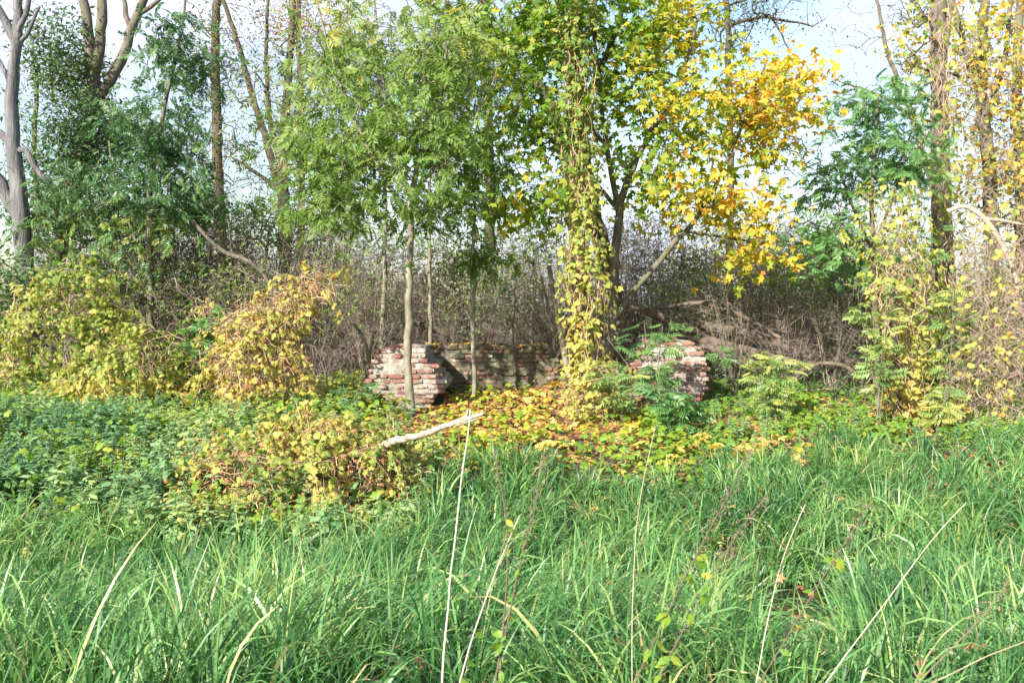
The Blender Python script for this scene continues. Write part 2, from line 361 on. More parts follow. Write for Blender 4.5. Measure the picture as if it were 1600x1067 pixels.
def leafparts(root, name, tplname, tpl, matkey, P, R, s, T, nmax=300):
    """the nearest leaves become parts (shared meshes), the rest one joined part"""
    k = min(nmax, len(P)); order = np.argsort(P[:, 1]); near = order[:k] if len(P) > k else np.arange(len(P)); rest = order[k:] if len(P) > k else []
    key = (tplname, matkey)
    if key not in VAR:
        VAR[key] = []
        for q in range(10):
            mb = MB(); tv = tpl[0]*1.0; tv = tv+np.column_stack([0*tv[:, 0], 0*tv[:, 0], .06*np.sin(tv[:, 0]*5+q)+.05*np.cos(tv[:, 1]*6+q*2)])
            mb.add(tv, tpl[1], tpl[2], q/9.); VAR[key].append(mb.mesh(tplname, M[matkey], False))
    off = np.array(root.location)
    for i in near:
        o = bpy.data.objects.new(name, VAR[key][int(np.clip(round(T[i]*9), 0, 9))]); COL.objects.link(o); o.parent = root
        m = np.eye(4); m[:3, :3] = R[i]*s[i]; m[:3, 3] = P[i]-off; o.matrix_basis = Matrix(m.tolist())
    return rest
def tree(name, label, cat, Y, trunks, blobs, ntip, per, tpl, tplname, matkey, size, tintf, bark='midbark', rd=1.3, spread=.12, tip=.004, nleaf=0,
         rough=.06, thr=-.25, droop=.4, group=None, base=None, lname='leaf', ns=1.6, rise=.12, k=0.):
    t0 = PX(trunks[0], Y); b = base if base is not None else (t0[0, 0], t0[0, 1], t0[0, 2])
    root = thing(name, b, label, cat, group)
    sk = Skel()
    for q, tr in enumerate(trunks): sk.poly(PX(tr, Y), join=q > 0)
    if ntip:
        T = blob_pts(blobs, Y, ntip, rd, thr, ns, k); sk.attract(T, rise=rise)
    mb = MB(); sk.build(mb, tip, rough); mb.obj('trunk', M[bark], root)
    if per and sk.tips:
        P, D, N = leaf_at(sk.tips, per, spread, droop); R = frames(D, N); n = len(P)
        px, py = proj(P); s = size*rng.uniform(.55, 1.25, n); TT = np.clip(tintf(P, px, py)+rng.normal(0, .15, n), 0, 1)
        rest = np.arange(n)
        if nleaf: rest = leafparts(root, lname, tplname, tpl, matkey, P, R, s, TT, nleaf)
        if len(rest):
            mb = MB(); inst(mb, tpl, P[rest], R[rest], s[rest], TT[rest]); mb.obj('crown', M[matkey], root, smooth=False, kind='stuff')
    return root, sk

# ------------------------------------------------------------------ ground, water
xs = np.unique(np.r_[np.linspace(-14, 14, 187), -np.geomspace(14, 1500, 16), np.geomspace(14, 1500, 16)])
ys = np.unique(np.r_[np.linspace(-4, 26, 201), np.geomspace(26, 2500, 26), -np.geomspace(4, 600, 10)])
X, Yg = np.meshgrid(xs, ys); Z = gz(X, Yg)
nx, ny = len(xs), len(ys); i = (np.arange(ny-1)[:, None]*nx+np.arange(nx-1)[None, :]).ravel()
mb = MB(); mb.add(np.stack([X, Yg, Z], -1), np.stack([i, i+1, i+1+nx, i+nx], 1), np.full(len(i), 4), .5)
g = mb.obj('ground', M['soil']); g['kind'] = 'structure'; g['label'] = 'dark leaf-strewn soil of the ditch and its bank'
mb = MB(); WZ = -.715
a = np.linspace(0, 2*np.pi, 40, endpoint=False); cx, cy = 2.25, 7.1
mb.add(np.vstack([[[cx, cy, WZ]], np.stack([cx+1.1*np.cos(a), cy+.62*np.sin(a), np.full(40, WZ)], 1)]), np.array([[0, 1+k, 1+(k+1) % 40] for k in range(40)]), [3]*40, .5)
o = mb.obj('water', M['water']); o['kind'] = 'structure'; o['label'] = 'small dark puddle showing through the grass at the bottom of the ditch'

# ------------------------------------------------------------------ brick ruin
def brick_mesh(mat, L, seed):
    r = np.random.default_rng(seed); mb = MB(); h = .068; d = .12
    gx, gy, gz_ = 4, 3, 3
    pts = {}; V = []; faces = []
    def vid(i, j, k):
        if (i, j, k) not in pts:
            p = np.array([(i/gx-.5)*L, (j/gy-.5)*d, (k/gz_-.5)*h])
            e = (i in (0, gx))+(j in (0, gy))+(k in (0, gz_))
            sh = {1: 0, 2: .004, 3: .009}[e]*r.uniform(.6, 1.9)
            p -= np.sign(p)*sh*np.array([i in (0, gx), j in (0, gy), k in (0, gz_)])
            p += r.normal(0, .0018, 3); pts[(i, j, k)] = len(V); V.append(p)
        return pts[(i, j, k)]
    for i in range(gx):
        for j in range(gy):
            faces += [[vid(i, j, gz_), vid(i+1, j, gz_), vid(i+1, j+1, gz_), vid(i, j+1, gz_)], [vid(i, j, 0), vid(i, j+1, 0), vid(i+1, j+1, 0), vid(i+1, j, 0)]]
        for k in range(gz_):
            faces += [[vid(i, 0, k), vid(i+1, 0, k), vid(i+1, 0, k+1), vid(i, 0, k+1)], [vid(i, gy, k), vid(i, gy, k+1), vid(i+1, gy, k+1), vid(i+1, gy, k)]]
    for j in range(gy):
        for k in range(gz_):
            faces += [[vid(0, j, k), vid(0, j, k+1), vid(0, j+1, k+1), vid(0, j+1, k)], [vid(gx, j, k), vid(gx, j+1, k), vid(gx, j+1, k+1), vid(gx, j, k+1)]]
    mb.add(np.array(V), np.array(faces), np.full(len(faces), 4), .5)
    return mb.mesh('brick', mat, False)
def ruin(name, label, outline, mat, mortar, course=.078, keep=.95, jit=.012, cx=None, base=None, rowY=None):
    """outline(z)-> (xl,xr,yf,yb) or None"""
    root = thing(name, base, label, 'brick ruin'); off = np.array(base, float)
    st = [brick_mesh(mat, .24, s) for s in range(4)]; hd = [brick_mesh(mat, .115, 20+s) for s in range(3)]
    z = base[2]-.05; row = 0; core = []; cnt = 0
    while True:
        ol = outline(z)
        if ol is None: break
        xl, xr, yf, yb = ol; core.append((z, xl, xr, yf, yb))
        per = [((xl, yb), (xl, yf)), ((xl, yf), (xr, yf)), ((xr, yf), (xr, yb))]
        for si, (a, b) in enumerate(per):
            a = np.array(a); b = np.array(b); L = np.linalg.norm(b-a); u = (b-a)/max(L, 1e-6); nrm = np.array([u[1], -u[0]])
            s = -.06 if row % 2 else .0; alt = row % 2
            lim = (0, L) if si == 1 else (L-.6, L) if si == 0 else (0, .6)
            while s < L-.04:
                isst = rng.uniform() < .62 if not alt else rng.uniform() < .45
                bl = .24 if isst else .115
                if s+bl > L+.05: isst = False; bl = .115
                c = a+u*(s+bl/2)
                if rng.uniform() < keep and cnt < 288 and lim[0] <= s <= lim[1]:
                    o = bpy.data.objects.new('brick', random.choice(st if isst else hd)); COL.objects.link(o); o.parent = root
                    dep = .055+rng.normal(0, jit)
                    p = np.array([c[0]-nrm[0]*dep, c[1]-nrm[1]*dep, z+.034+rng.normal(0, .003)])-off
                    o.location = p; o.rotation_euler = (rng.normal(0, .025), rng.normal(0, .02), math.atan2(u[1], u[0])+rng.normal(0, .04)); cnt += 1
                s += bl+.012
        z += course; row += 1
    # rough mortar core
    ns = 90; rings = []
    ztop = core[-1][0]+course
    for q in range(9):
        if cnt >= 295: break
        c_ = core[-1]; o = bpy.data.objects.new('brick', random.choice(st+hd)); COL.objects.link(o); o.parent = root
        o.location = np.array([rng.uniform(c_[1]+.1, c_[2]-.1), c_[3]+rng.uniform(.12, .4), ztop+rng.uniform(-.03, .015)])-off; o.rotation_euler = (rng.normal(0, .15), rng.normal(0, .12), rng.normal(0, .5)); cnt += 1
    aa = np.linspace(0, 2*np.pi, ns, endpoint=False)
    for (zz, xl, xr, yf, yb) in core:
        for dz in (0, course*.33, course*.66):
            c = np.cos(aa); s_ = np.sin(aa); e = .16
            qx = np.sign(c)*np.abs(c)**e; qy = np.sign(s_)*np.abs(s_)**e
            P = np.stack([(xl+xr)/2+qx*((xr-xl)/2-.012), (yf+yb)/2+qy*((yb-yf)/2-.012), np.full(ns, zz+dz)], 1)
            P[:, :2] += (.013*noise3(P, 9)+.010*noise3(P, 37, 2))[:, None]*np.stack([qx, qy], 1); rings.append(P)
    last = rings[-1]; cc = last.mean(0); 
    for f in (.9, .6, .3, .05):
        P = cc+(last-cc)*f; P[:, 2] = last[:, 2]+.05*(1-f)**.5+.025*noise3(P, 9); rings.append(P)
    n = len(rings); V = np.concatenate(rings); i = (np.arange(n-1)[:, None]*ns); j = np.arange(ns)[None, :]; j2 = (j+1) % ns
    mb = MB(); mb.add(V, np.stack([i+j, i+j2, i+ns+j2, i+ns+j], -1), np.full((n-1)*ns, 4), .5)
    mb.obj('mortar_core', mortar, root)
    return root
def px2x(px, Y): return (px-800)/F*Y
def rowz(py, Y): return CAMZ-(py-HZ)/F*Y
# left block: narrow foot, bulging middle, broken top
YL = 14.0
lo = [(645, 604, 668, .12), (632, 603, 674, .10), (624, 600, 682, .06), (616, 582, 690, 0), (606, 577, 697, -.04), (596, 575, 693, -.04), (584, 577, 681, 0), (572, 579, 672, .05), (560, 582, 664, .10), (550, 592, 655, .16)]
def out_left(z):
    py = HZ+(CAMZ-z)/YL*F
    if py < 550: return None
    rows = [r[0] for r in lo][::-1]
    f = lambda k: np.interp(py, rows, [r[k] for r in lo][::-1])
    return (px2x(f(1), YL)+rng.normal(0, .02), px2x(f(2), YL)+rng.normal(0, .02), YL+f(3), YL+1.9)
ruin('brick_pier', 'pale lime-stained brick block behind the young ash trunk, left end of the ruin', out_left, M['brick'], M['mortar'], base=(px2x(635, YL), YL, float(gz(px2x(635, YL), YL))), jit=.018)
YB = 16.1
def out_back(z):
    py = HZ+(CAMZ-z)/YB*F
    if py < 541: return None
    xr = np.interp(py, [541, 560, 585, 600, 640], [862, 868, 880, 888, 892])
    return (px2x(655, YB), px2x(xr, YB)+rng.normal(0, .05), YB, YB+.45)
ruin('brick_wall', 'low dark mossy brick wall at the back of the ruin behind the thin sapling', out_back, M['brickdark'], M['mortardark'], keep=.88, base=(px2x(770, YB), YB, float(gz(px2x(770, YB), YB))), jit=.022)
YR = 14.0
ro = [(660, 985, 1090, .02), (630, 978, 1098, 0), (600, 975, 1103, -.03), (575, 978, 1102, 0), (556, 990, 1101, .05), (543, 1005, 1092, .14), (530, 1030, 1082, .26)]
def out_right(z):
    py = HZ+(CAMZ-z)/YR*F
    if py < 540: return None
    rows = [r[0] for r in ro][::-1]; f = lambda k: np.interp(py, rows, [r[k] for r in ro][::-1])
    return (px2x(f(1), YR)+rng.normal(0, .012), px2x(f(2), YR)+rng.normal(0, .012), YR+f(3), YR+1.5)
ruin('brick_pier', 'round-topped red and white brick block, right end of ruin half hidden by ash seedlings', out_right, M['brickred'], M['mortar'], base=(px2x(1040, YR), YR, float(gz(px2x(1040, YR), YR))), jit=.010)

# ------------------------------------------------------------------ trees in front
# young ash
def t_ash(P, px, py): return np.clip(.45+.25*noise3(P, 1.1)-(py-180)/700, .05, .8)  # tint pales with height: backlight on the upper crown put into leaf colour
tree('ash_tree', 'young ash tree with smooth pale trunk standing before the left brick block', 'tree', 13.3,
     [[(643, 652, 8.5), (641, 630, 6.8), (638, 560, 6.2), (637, 480, 6), (640, 400, 5.6), (642, 340, 5.2), (643, 290, 4.5), (655, 240, 3.5), (685, 170, 3), (700, 90, 2.4), (700, 0, 2), (690, -60, 1.5)],
      [(641, 345, 4), (615, 300, 3.4), (575, 235, 2.8), (540, 160, 2.2), (515, 80, 1.8), (495, 0, 1.4)],
      [(643, 300, 3), (690, 250, 2.2), (740, 200, 1.8), (770, 130, 1.2)],
      [(615, 300, 2.2), (560, 300, 1.8), (500, 270, 1.3)]],
     [(640, 250, 150, 100), (560, 200, 120, 120), (690, 130, 130, 130), (580, 310, 130, 50, .7), (500, 270, 80, 90, .7), (620, 50, 160, 110, .7), (710, 300, 80, 60, .8), (470, 320, 50, 40, .5)],
     620, 3.4, ASH, 'ash_leaf', 'ash', .25, t_ash, 'ashbark', 1.7, .24, .0032, 300, .03, lname='leaf', droop=.45, thr=.0, ns=2.3)
# pale leaved second ash behind
tree('ash_tree', 'slender pale-leaved ash just behind the left crown of the young ash', 'tree', 17.5,
     [[(592, 610, 4), (598, 500, 4), (602, 380, 3.5), (600, 250, 3), (590, 100, 2.2), (585, -40, 1.5)], [(673, 600, 3.4), (672, 480, 3.2), (670, 350, 2.6), (676, 200, 2), (690, 60, 1.5)]],
     [(480, 170, 80, 130, .7), (560, 130, 120, 130), (670, 110, 120, 110), (540, 340, 90, 40, .5), (740, 100, 80, 100)],
     460, 3.6, ASHB, 'ash_leaf', 'ashpale', .28, lambda P, px, py: .6+.25*noise3(P, .9), 'ashbark', 2.2, .3, .0035, 0, .02, droop=.5, thr=.0, k=3, ns=2)
# thin sapling
tree('ash_sapling', 'thin grey sapling standing against the dark brick wall', 'sapling', 15.0,
     [[(742, 634, 4.2), (741, 590, 3.6), (738, 500, 3.3), (741, 420, 3), (740, 330, 2.6), (742, 250, 2), (745, 160, 1.4)]],
     [(745, 290, 60, 70), (755, 400, 60, 40), (740, 200, 60, 60)], 70, 3.2, ASHB, 'ash_leaf', 'ash', .24, lambda P, px, py: .35+.2*noise3(P, 2), 'ashbark', .7, .12, .003, 200, .02, droop=.7)
# maple
def t_maple(P, px, py):
    return np.clip(np.interp(px, [700, 900, 980, 1080, 1200], [.22, .2, .26, .48, .58])+.20*noise3(P, 1.6, 1)+np.where(py > 300, .06, 0), .02, .98)
tree('maple_tree', 'Norway maple with forked stems, leaves turning from green to bright yellow', 'tree', 14.3,
     [[(952, 572, 11), (952, 540, 9.5), (956, 480, 8.5), (961, 400, 7.5), (967, 330, 6.5), (972, 300, 5.5), (1000, 235, 4.5), (1042, 160, 3.6), (1075, 100, 2.8), (1090, 30, 2)],
      [(955, 505, 5.5), (985, 460, 5), (1030, 410, 4.6), (1072, 362, 4), (1115, 300, 3.4), (1150, 220, 2.8), (1180, 140, 2.2), (1200, 90, 1.5)],
      [(967, 335, 5), (950, 240, 4), (935, 130, 3.2), (925, 30, 2.5), (925, -60, 2)],
      [(968, 330, 3.6), (900, 250, 3), (840, 200, 2.4), (790, 180, 1.8)],
      [(950, 240, 3), (890, 130, 2.4), (850, 50, 2), (820, -30, 1.5)],
      [(1072, 362, 2.2), (1130, 370, 2), (1190, 380, 1.5)]],
     [(1130, 190, 125, 110, 1.3), (1100, 315, 120, 50, 1.2), (1175, 395, 55, 40, 1.6), (1060, 90, 110, 90), (1215, 170, 50, 80, 1.3), (900, 70, 150, 110), (830, 210, 110, 80), (860, 320, 80, 45, .6), (980, 210, 90, 100), (790, 300, 60, 60, .7), (800, 30, 110, 80, .8), (1000, 20, 110, 60)],
     1350, 6.2, MAPLE, 'maple_leaf', 'maple', .128, t_maple, 'midbark', 1.8, .2, .0034, 300, .03, droop=.5, thr=-.1, ns=2)
# dark trunk behind, leaning
tree('dark_tree', 'dark old trunk leaning left behind the vine-wrapped stump', 'tree', 14.9,
     [[(972, 570, 15), (966, 500, 13.5), (950, 420, 13), (930, 340, 13), (910, 240, 12), (900, 120, 11), (897, 0, 10), (895, -80, 9)],
      [(905, 200, 6), (930, 120, 5), (965, 50, 4), (985, -30, 3)], [(902, 150, 6), (870, 90, 4.5), (850, 10, 3.5), (845, -50, 3)]],
     [(900, 60, 110, 100)], 70, 3, LEAFLET, 'leaflet', 'vine', .10, lambda P, px, py: .3+0*px, 'darkbark', 1.0, .2, .005, 0, .08)

# vine wrapped columns ------------------------------------------------
def vine(name, label, Y, path, width, nst, nleaf, size, tintf, nparts=300, stemr=(.0025, .007), core=None, hang=.6, loops=40, stemmat='vinestem', dens=None):
    pw = PX([(a, b, 1) for a, b in path], Y); q = smooth_path(pw, .06, 0)[:, :3]; n = len(q)
    root = thing(name, (q[0, 0], q[0, 1], float(gz(q[0, 0], q[0, 1]))), label, 'climbing plant')
    rad = width/F*Y*.5
    if core:
        mb = MB(); c = smooth_path(PX(core, Y), .08, .004); tube(mb, c[:, :3], c[:, 3], 12, .5, rough=.07); mb.obj('trunk', M['midbark'], root)
    mb = MB(); ts = np.linspace(0, 1, n)
    for k in range(nst):
        ph = rng.uniform(0, 6.28); tw = rng.uniform(-9, 9); r = rad*rng.uniform(.35, 1.05)*(1+.3*np.sin(ts*rng.uniform(4, 14)+ph)); a0, a1 = sorted(rng.uniform(0, 1, 2))
        if rng.uniform() < .5: a0 = 0
        if a1-a0 < .15: a1 = min(1, a0+.3)
        sel = (ts >= a0) & (ts <= a1)
        if sel.sum() < 4: continue
        p = q+np.stack([np.cos(ph+tw*ts)*r, np.sin(ph+tw*ts)*r, 0*ts], 1)+np.stack([noise2(ts*9, ts*0, 3, k)*rad*.5, noise2(ts*8, ts*0, 3, k+9)*rad*.5, 0*ts], 1)
        tube(mb, p[sel], np.full(sel.sum(), rng.uniform(*stemr)), 3, .5)
    for k in range(loops):
        t = rng.integers(2, n-2); a = rng.uniform(0, 6.28); L = rng.uniform(.15, .7); u = np.linspace(0, 1, 7)[:, None]
        c = q[t]+np.array([math.cos(a), math.sin(a), 0])*rad*.8; d = np.array([math.cos(a)*.8, math.sin(a)*.8, rng.uniform(-.5, .9)]); p = c+d*L*u*(1-.4*u)+np.array([0, 0, -1])*L*u**2*.8+rng.normal(0, .012, (7, 3))
        tube(mb, p, np.linspace(.004, .0015, 7), 3, .5)
    o = mb.obj('stem', M[stemmat], root); o['kind'] = 'stuff'
    t = rng.beta(1.1, 1.1, nleaf) if dens is None else np.array(dens(nleaf)); idx = np.clip((t*(n-1)).astype(int), 0, n-1)
    a = rng.uniform(0, 2*np.pi, nleaf); a = np.where(rng.uniform(size=nleaf) < .35, rng.uniform(np.pi, 2*np.pi, nleaf), a)
    r = rad*rng.uniform(.7, 1.6, nleaf)*(1+.6*noise2(idx*.05, a, 1.5, 3))
    dirn = np.stack([np.cos(a), np.sin(a), 0*a], 1); P = q[idx]+dirn*r[:, None]+rng.normal(0, .03, (nleaf, 3)); kp = noise3(P, 4.2, width*.1) > -.3; kp |= rng.uniform(size=nleaf) < .18; P = P[kp]; dirn = dirn[kp]; nleaf = len(P)
    D = dirn*.5+rng.normal(0, .4, (nleaf, 3)); D[:, 2] -= hang; N = dirn+rng.normal(0, .45, (nleaf, 3)); N[:, 2] += .5
    R = frames(D, N); s = size*rng.uniform(.55, 1.25, nleaf); px, py = proj(P); T = np.clip(tintf(px, py)+rng.normal(0, .15, nleaf), 0, 1)
    rest = leafparts(root, 'leaf', 'vine_leaf', VINE, 'vine', P, R, s, T, nparts)
    if len(rest): mb = MB(); inst(mb, VINE, P[rest], R[rest], s[rest], T[rest]); mb.obj('foliage', M['vine'], root, smooth=False, kind='stuff')
    return root
vine('climbing_vine', 'tall yellow vine wrapping the broken stump from the ground to the treetops', 13.3,
     [(925, 668), (918, 600), (914, 520), (912, 440), (908, 340), (905, 240), (905, 130), (895, 20), (890, -60)], 44, 60, 2300, .088,
     lambda px, py: np.interp(py, [0, 200, 400, 480, 680], [.08, .16, .3, .45, .52]), core=[(930, 660, 10), (920, 600, 8), (914, 520, 7.5), (912, 470, 7), (911, 436, 6.5)], loops=150)
vine('climbing_vine', 'lower skirt of yellow leaves at the foot of the vine-wrapped stump', 12.9,
     [(930, 680), (925, 640), (920, 600), (918, 560)], 74, 40, 520, .08, lambda px, py: .52+0*px, 300, loops=80)
vine('climbing_vine', 'yellow-green vine curtain hanging right of the fallen logs', 12.8,
     [(1415, 705), (1412, 620), (1408, 540), (1402, 450), (1395, 360), (1385, 280)], 66, 80, 1000, .09, lambda px, py: np.interp(py, [250, 500, 600, 700], [.3, .35, .55, .6]), core=[(1405, 700, 4), (1402, 620, 4), (1400, 540, 3.5), (1394, 430, 3)], loops=120)
vine('climbing_vine', 'leafy vine climbing the thick right-hand trunk', 15.8,
     [(1478, 640), (1474, 520), (1468, 400), (1470, 280), (1470, 160), (1472, 40), (1475, -60)], 76, 60, 620, .11, lambda px, py: .3+0*px, 300, loops=90)
vine('climbing_vine', 'brown half-bare vine tangle at the right edge before the twin stems', 12.4,
     [(1530, 710), (1532, 640), (1540, 560), (1550, 480), (1565, 400), (1580, 320)], 100, 60, 420, .08, lambda px, py: .6+0*px, 300, loops=420, stemmat='greyvine')
vine('climbing_vine', 'dry pale creeper on the rightmost trunk', 14.5,
     [(1590, 640), (1585, 500), (1580, 380), (1575, 260), (1570, 130), (1565, 0)], 110, 36, 420, .09, lambda px, py: .35+0*px, 300, loops=300, stemmat='greyvine')

# left trees ------------------------------------------------------------
def gpx(px, Y): x = px2x(px, Y); return (x, Y, float(gz(x, Y)))
def gy(px, Y): return HZ+(CAMZ-gpx(px, Y)[2])/Y*F
tree('dead_tree', 'bare grey dead tree with forked limbs at the left edge', 'tree', 16.5,
     [[(48, gy(48, 16.5)+4, 14), (46, 520, 13), (41, 430, 12.5), (34, 345, 13.5), (22, 250, 11), (17, 160, 9.5), (27, 60, 7.5), (30, -30, 6)],
      [(38, 350, 12), (12, 310, 10), (-10, 270, 8), (-40, 200, 5)], [(27, 235, 7), (5, 210, 6), (-30, 190, 4)],
      [(27, 70, 8), (10, 35, 6), (-10, 0, 5)], [(27, 60, 5), (42, 20, 4), (48, -30, 3)], [(28, 160, 3.6), (0, 100, 3), (-12, 60, 2)],
      [(40, 235, 5), (62, 280, 4), (90, 300, 3)], [(27, 70, 4), (50, 45, 3), (62, 10, 2)]],
     [(20, 60, 60, 100), (0, 250, 50, 90)], 60, 0, None, '', 'dark', 1, None, 'greybark', .8, rough=.07, tip=.004)
tree('willow_tree', 'big two-limbed willow with dark ivy-green foliage on its trunk', 'tree', 19.0,
     [[(76, gy(76, 19)+3, 18), (84, 430, 13), (108, 330, 12), (134, 225, 11), (148, 155, 11), (140, 70, 8.5), (128, -30, 7)],
      [(148, 160, 9), (176, 125, 8.5), (200, 70, 7.5), (215, 20, 6.5), (240, -30, 5.5)], [(150, 110, 8), (160, 50, 8), (158, -30, 7)], [(205, 55, 5), (196, 25, 4), (192, -20, 3)],
      [(222, 20, 4), (245, 5, 3), (265, -20, 2)], [(60, 330, 4), (52, 230, 4), (60, 100, 3)]],
     [(105, 90, 55, 70, 1.2), (115, 190, 65, 90, 1.2), (180, 230, 90, 90), (90, 300, 70, 70), (170, 330, 110, 60), (60, 380, 50, 50, .6)],
     1250, 13, LEAFLET, 'leaflet', 'ivy', .13, lambda P, px, py: .4+.35*noise3(P, 1.1), 'midbark', 1.8, .2, .0045, 0, .08, thr=-.15, k=5)
tree('ash_tree', 'dense dark blue-green ash left of the bare thicket', 'tree', 17.0,
     [[(236, gy(236, 17)+3, 6), (236, 480, 5), (234, 400, 5), (232, 300, 4), (250, 200, 3.4), (272, 100, 3), (290, 20, 2), (285, -30, 1.5)], [(236, 450, 3), (215, 380, 3), (180, 300, 2.4), (170, 220, 1.5)], [(236, 450, 3), (262, 390, 3), (285, 300, 2.4), (310, 210, 1.5)]],
     [(272, 120, 50, 90, 1.2), (300, 60, 26, 60, 1), (250, 230, 90, 80, 1.2), (190, 300, 120, 70), (300, 310, 80, 70), (120, 370, 90, 60, .7), (350, 260, 30, 60, .6), (220, 390, 120, 50, .8)],
     560, 3.4, ASH, 'ash_leaf', 'dark', .25, lambda P, px, py: .48+.3*noise3(P, 1.3)+.25*(py > 330), 'midbark', 1.9, .26, .0035, 300, .03, thr=.10, k=7, droop=.45, ns=2.1)
# background trees
far_leaf = LEAFLET
def bgtree(label, Y, trunks, blobs, nt, per, size, tint, bark='darkbark', rd=2.2, k=0, spread=.3, tip=.007, mk='far', name='background_tree', thr=-.2):
    trunks = [[(trunks[0][0][0], gy(trunks[0][0][0], Y)+1, trunks[0][0][2])]+trunks[0]]+trunks[1:]
    return tree(name, label, 'tree', Y, trunks, blobs, nt, per, far_leaf, 'leaflet', mk, size, lambda P, px, py: tint+.25*noise3(P, .8, k), bark, rd, spread, tip, 0, .05, k=k, thr=thr)
bgtree('tall straight background tree with thin olive leaves beside the dark ash', 27, [[(348, 430, 9), (340, 250, 8), (336, 100, 7), (340, -30, 6)]], [(340, 60, 70, 100), (350, 220, 60, 80), (330, 330, 60, 60)], 330, 7, .13, .45, k=1)
bgtree('multi-stemmed dark background tree with sparse leaves against white sky', 25,
       [[(448, 420, 11), (443, 330, 10), (440, 240, 8), (450, 130, 6), (458, 20, 5), (460, -40, 4)], [(445, 330, 7), (425, 250, 6), (400, 170, 5), (372, 70, 4), (345, -10, 3)], [(443, 280, 5), (420, 180, 4), (415, 80, 3), (420, -30, 2)], [(443, 300, 3.5), (400, 270, 3), (360, 245, 2)], [(441, 240, 4), (480, 150, 3), (520, 60, 2)]],
       [(420, 130, 100, 130), (500, 60, 70, 80), (400, 260, 80, 50, .7), (480, 280, 60, 60)], 520, 6, .12, .55, k=2)
bgtree('orange-tipped background tree rising behind the pale ash', 32, [[(470, 400, 6), (472, 200, 5), (466, 60, 4), (468, -40, 3)]], [(470, 40, 60, 60), (440, 30, 60, 50), (540, 30, 60, 50)], 170, 7, .15, .88, k=3)
bgtree('bent dark limbed background tree behind the maple crown', 22,
       [[(905, 400, 12), (895, 300, 11), (872, 190, 10), (850, 145, 9.5), (820, 110, 8.5), (790, 85, 7), (750, 72, 5), (700, 75, 3)], [(800, 92, 6), (775, 55, 4.5), (750, 10, 3.5), (740, -40, 3)], [(835, 125, 5), (810, 160, 4), (790, 200, 3)], [(720, 74, 3), (640, 110, 2), (600, 140, 1.5)]],
       [(720, 60, 90, 60), (800, 80, 80, 80), (640, 40, 90, 60), (830, 200, 60, 60)], 260, 4, .12, .5, k=4)
bgtree('straight dark background trunk in the middle of the picture', 24, [[(765, 430, 8), (766, 300, 8), (763, 150, 7), (757, 20, 6), (755, -40, 5)], [(764, 150, 4), (720, 60, 3), (690, -20, 2)]], [(740, 80, 100, 100), (760, 300, 80, 90, .6)], 260, 5, .12, .4, k=5)
bgtree('dark background tree with a long bare branch into the open sky', 23,
       [[(1140, 430, 6), (1142, 250, 5.5), (1138, 100, 5), (1135, -30, 4)], [(1138, 42, 3.2), (1175, 26, 2.8), (1205, 28, 2.4), (1235, 32, 1.8), (1270, 42, 1.2)], [(1206, 29, 2), (1222, 55, 1.5), (1235, 80, 1)], [(1136, 10, 2), (1180, -5, 2), (1220, -20, 1.5)]],
       [(1120, 30, 90, 60), (1230, 30, 70, 30, .7), (1250, 240, 35, 100, .45), (1180, 10, 80, 40)], 330, 5, .10, .12, k=6)
bgtree('pale birch-like background tree with fine bare twigs in the sky gap', 34, [[(1460, 300, 5), (1425, 180, 4), (1385, 80, 3), (1365, -30, 2)], [(1430, 190, 3), (1380, 150, 2), (1320, 130, 1.5)]], [(1360, 60, 90, 90), (1330, 150, 70, 50)], 300, .6, .10, .5, 'midbark', k=7, tip=.0045)
bgtree('thick brown right-hand trunk with yellow leaves at its top', 17,
       [[(1480, 480, 15), (1472, 350, 14.5), (1468, 200, 13.5), (1466, 80, 12.5), (1466, -40, 12)], [(1470, 90, 6), (1482, 30, 5.5), (1492, -40, 5)], [(1468, 120, 3), (1440, 105, 2.4), (1415, 95, 1.5)]],
       [(1440, 90, 42, 50, 1.2), (1430, 20, 40, 35, 1.2), (1510, 150, 40, 90, .7)], 170, 0.01, .1, .5, 'midbark', rd=.9, k=8, name='trunk_tree')
tree('maple_tree', 'yellow-leaved maple crown around the thick right-hand trunk', 'tree', 18.0,
     [[(1548, 600, 10), (1552, 430, 10), (1545, 250, 10), (1532, 140, 9), (1536, 40, 7), (1540, -40, 6)], [(1533, 150, 6), (1508, 80, 5), (1490, 10, 4)], [(1540, 200, 5), (1570, 90, 4), (1580, -20, 3)], [(1500, 120, 2.5), (1450, 110, 2), (1415, 70, 1.3)]],
     [(1440, 60, 50, 65, 1.1), (1520, 90, 70, 110), (1575, 230, 50, 120), (1500, 260, 60, 60, .7), (1580, 60, 50, 80)], 420, 5.5, MAPLE, 'maple_leaf', 'maple', .105, lambda P, px, py: .64+.15*noise3(P, 1.2), 'midbark', 1.4, .18, .004, 250, .05)
bgtree('slim grey tree at the far right edge', 20, [[(1596, 430, 8), (1592, 250, 7.5), (1588, 120, 7), (1596, -40, 6)]], [(1600, 200, 60, 130), (1560, 330, 70, 70)], 260, 8, .13, .5, 'midbark', k=9)
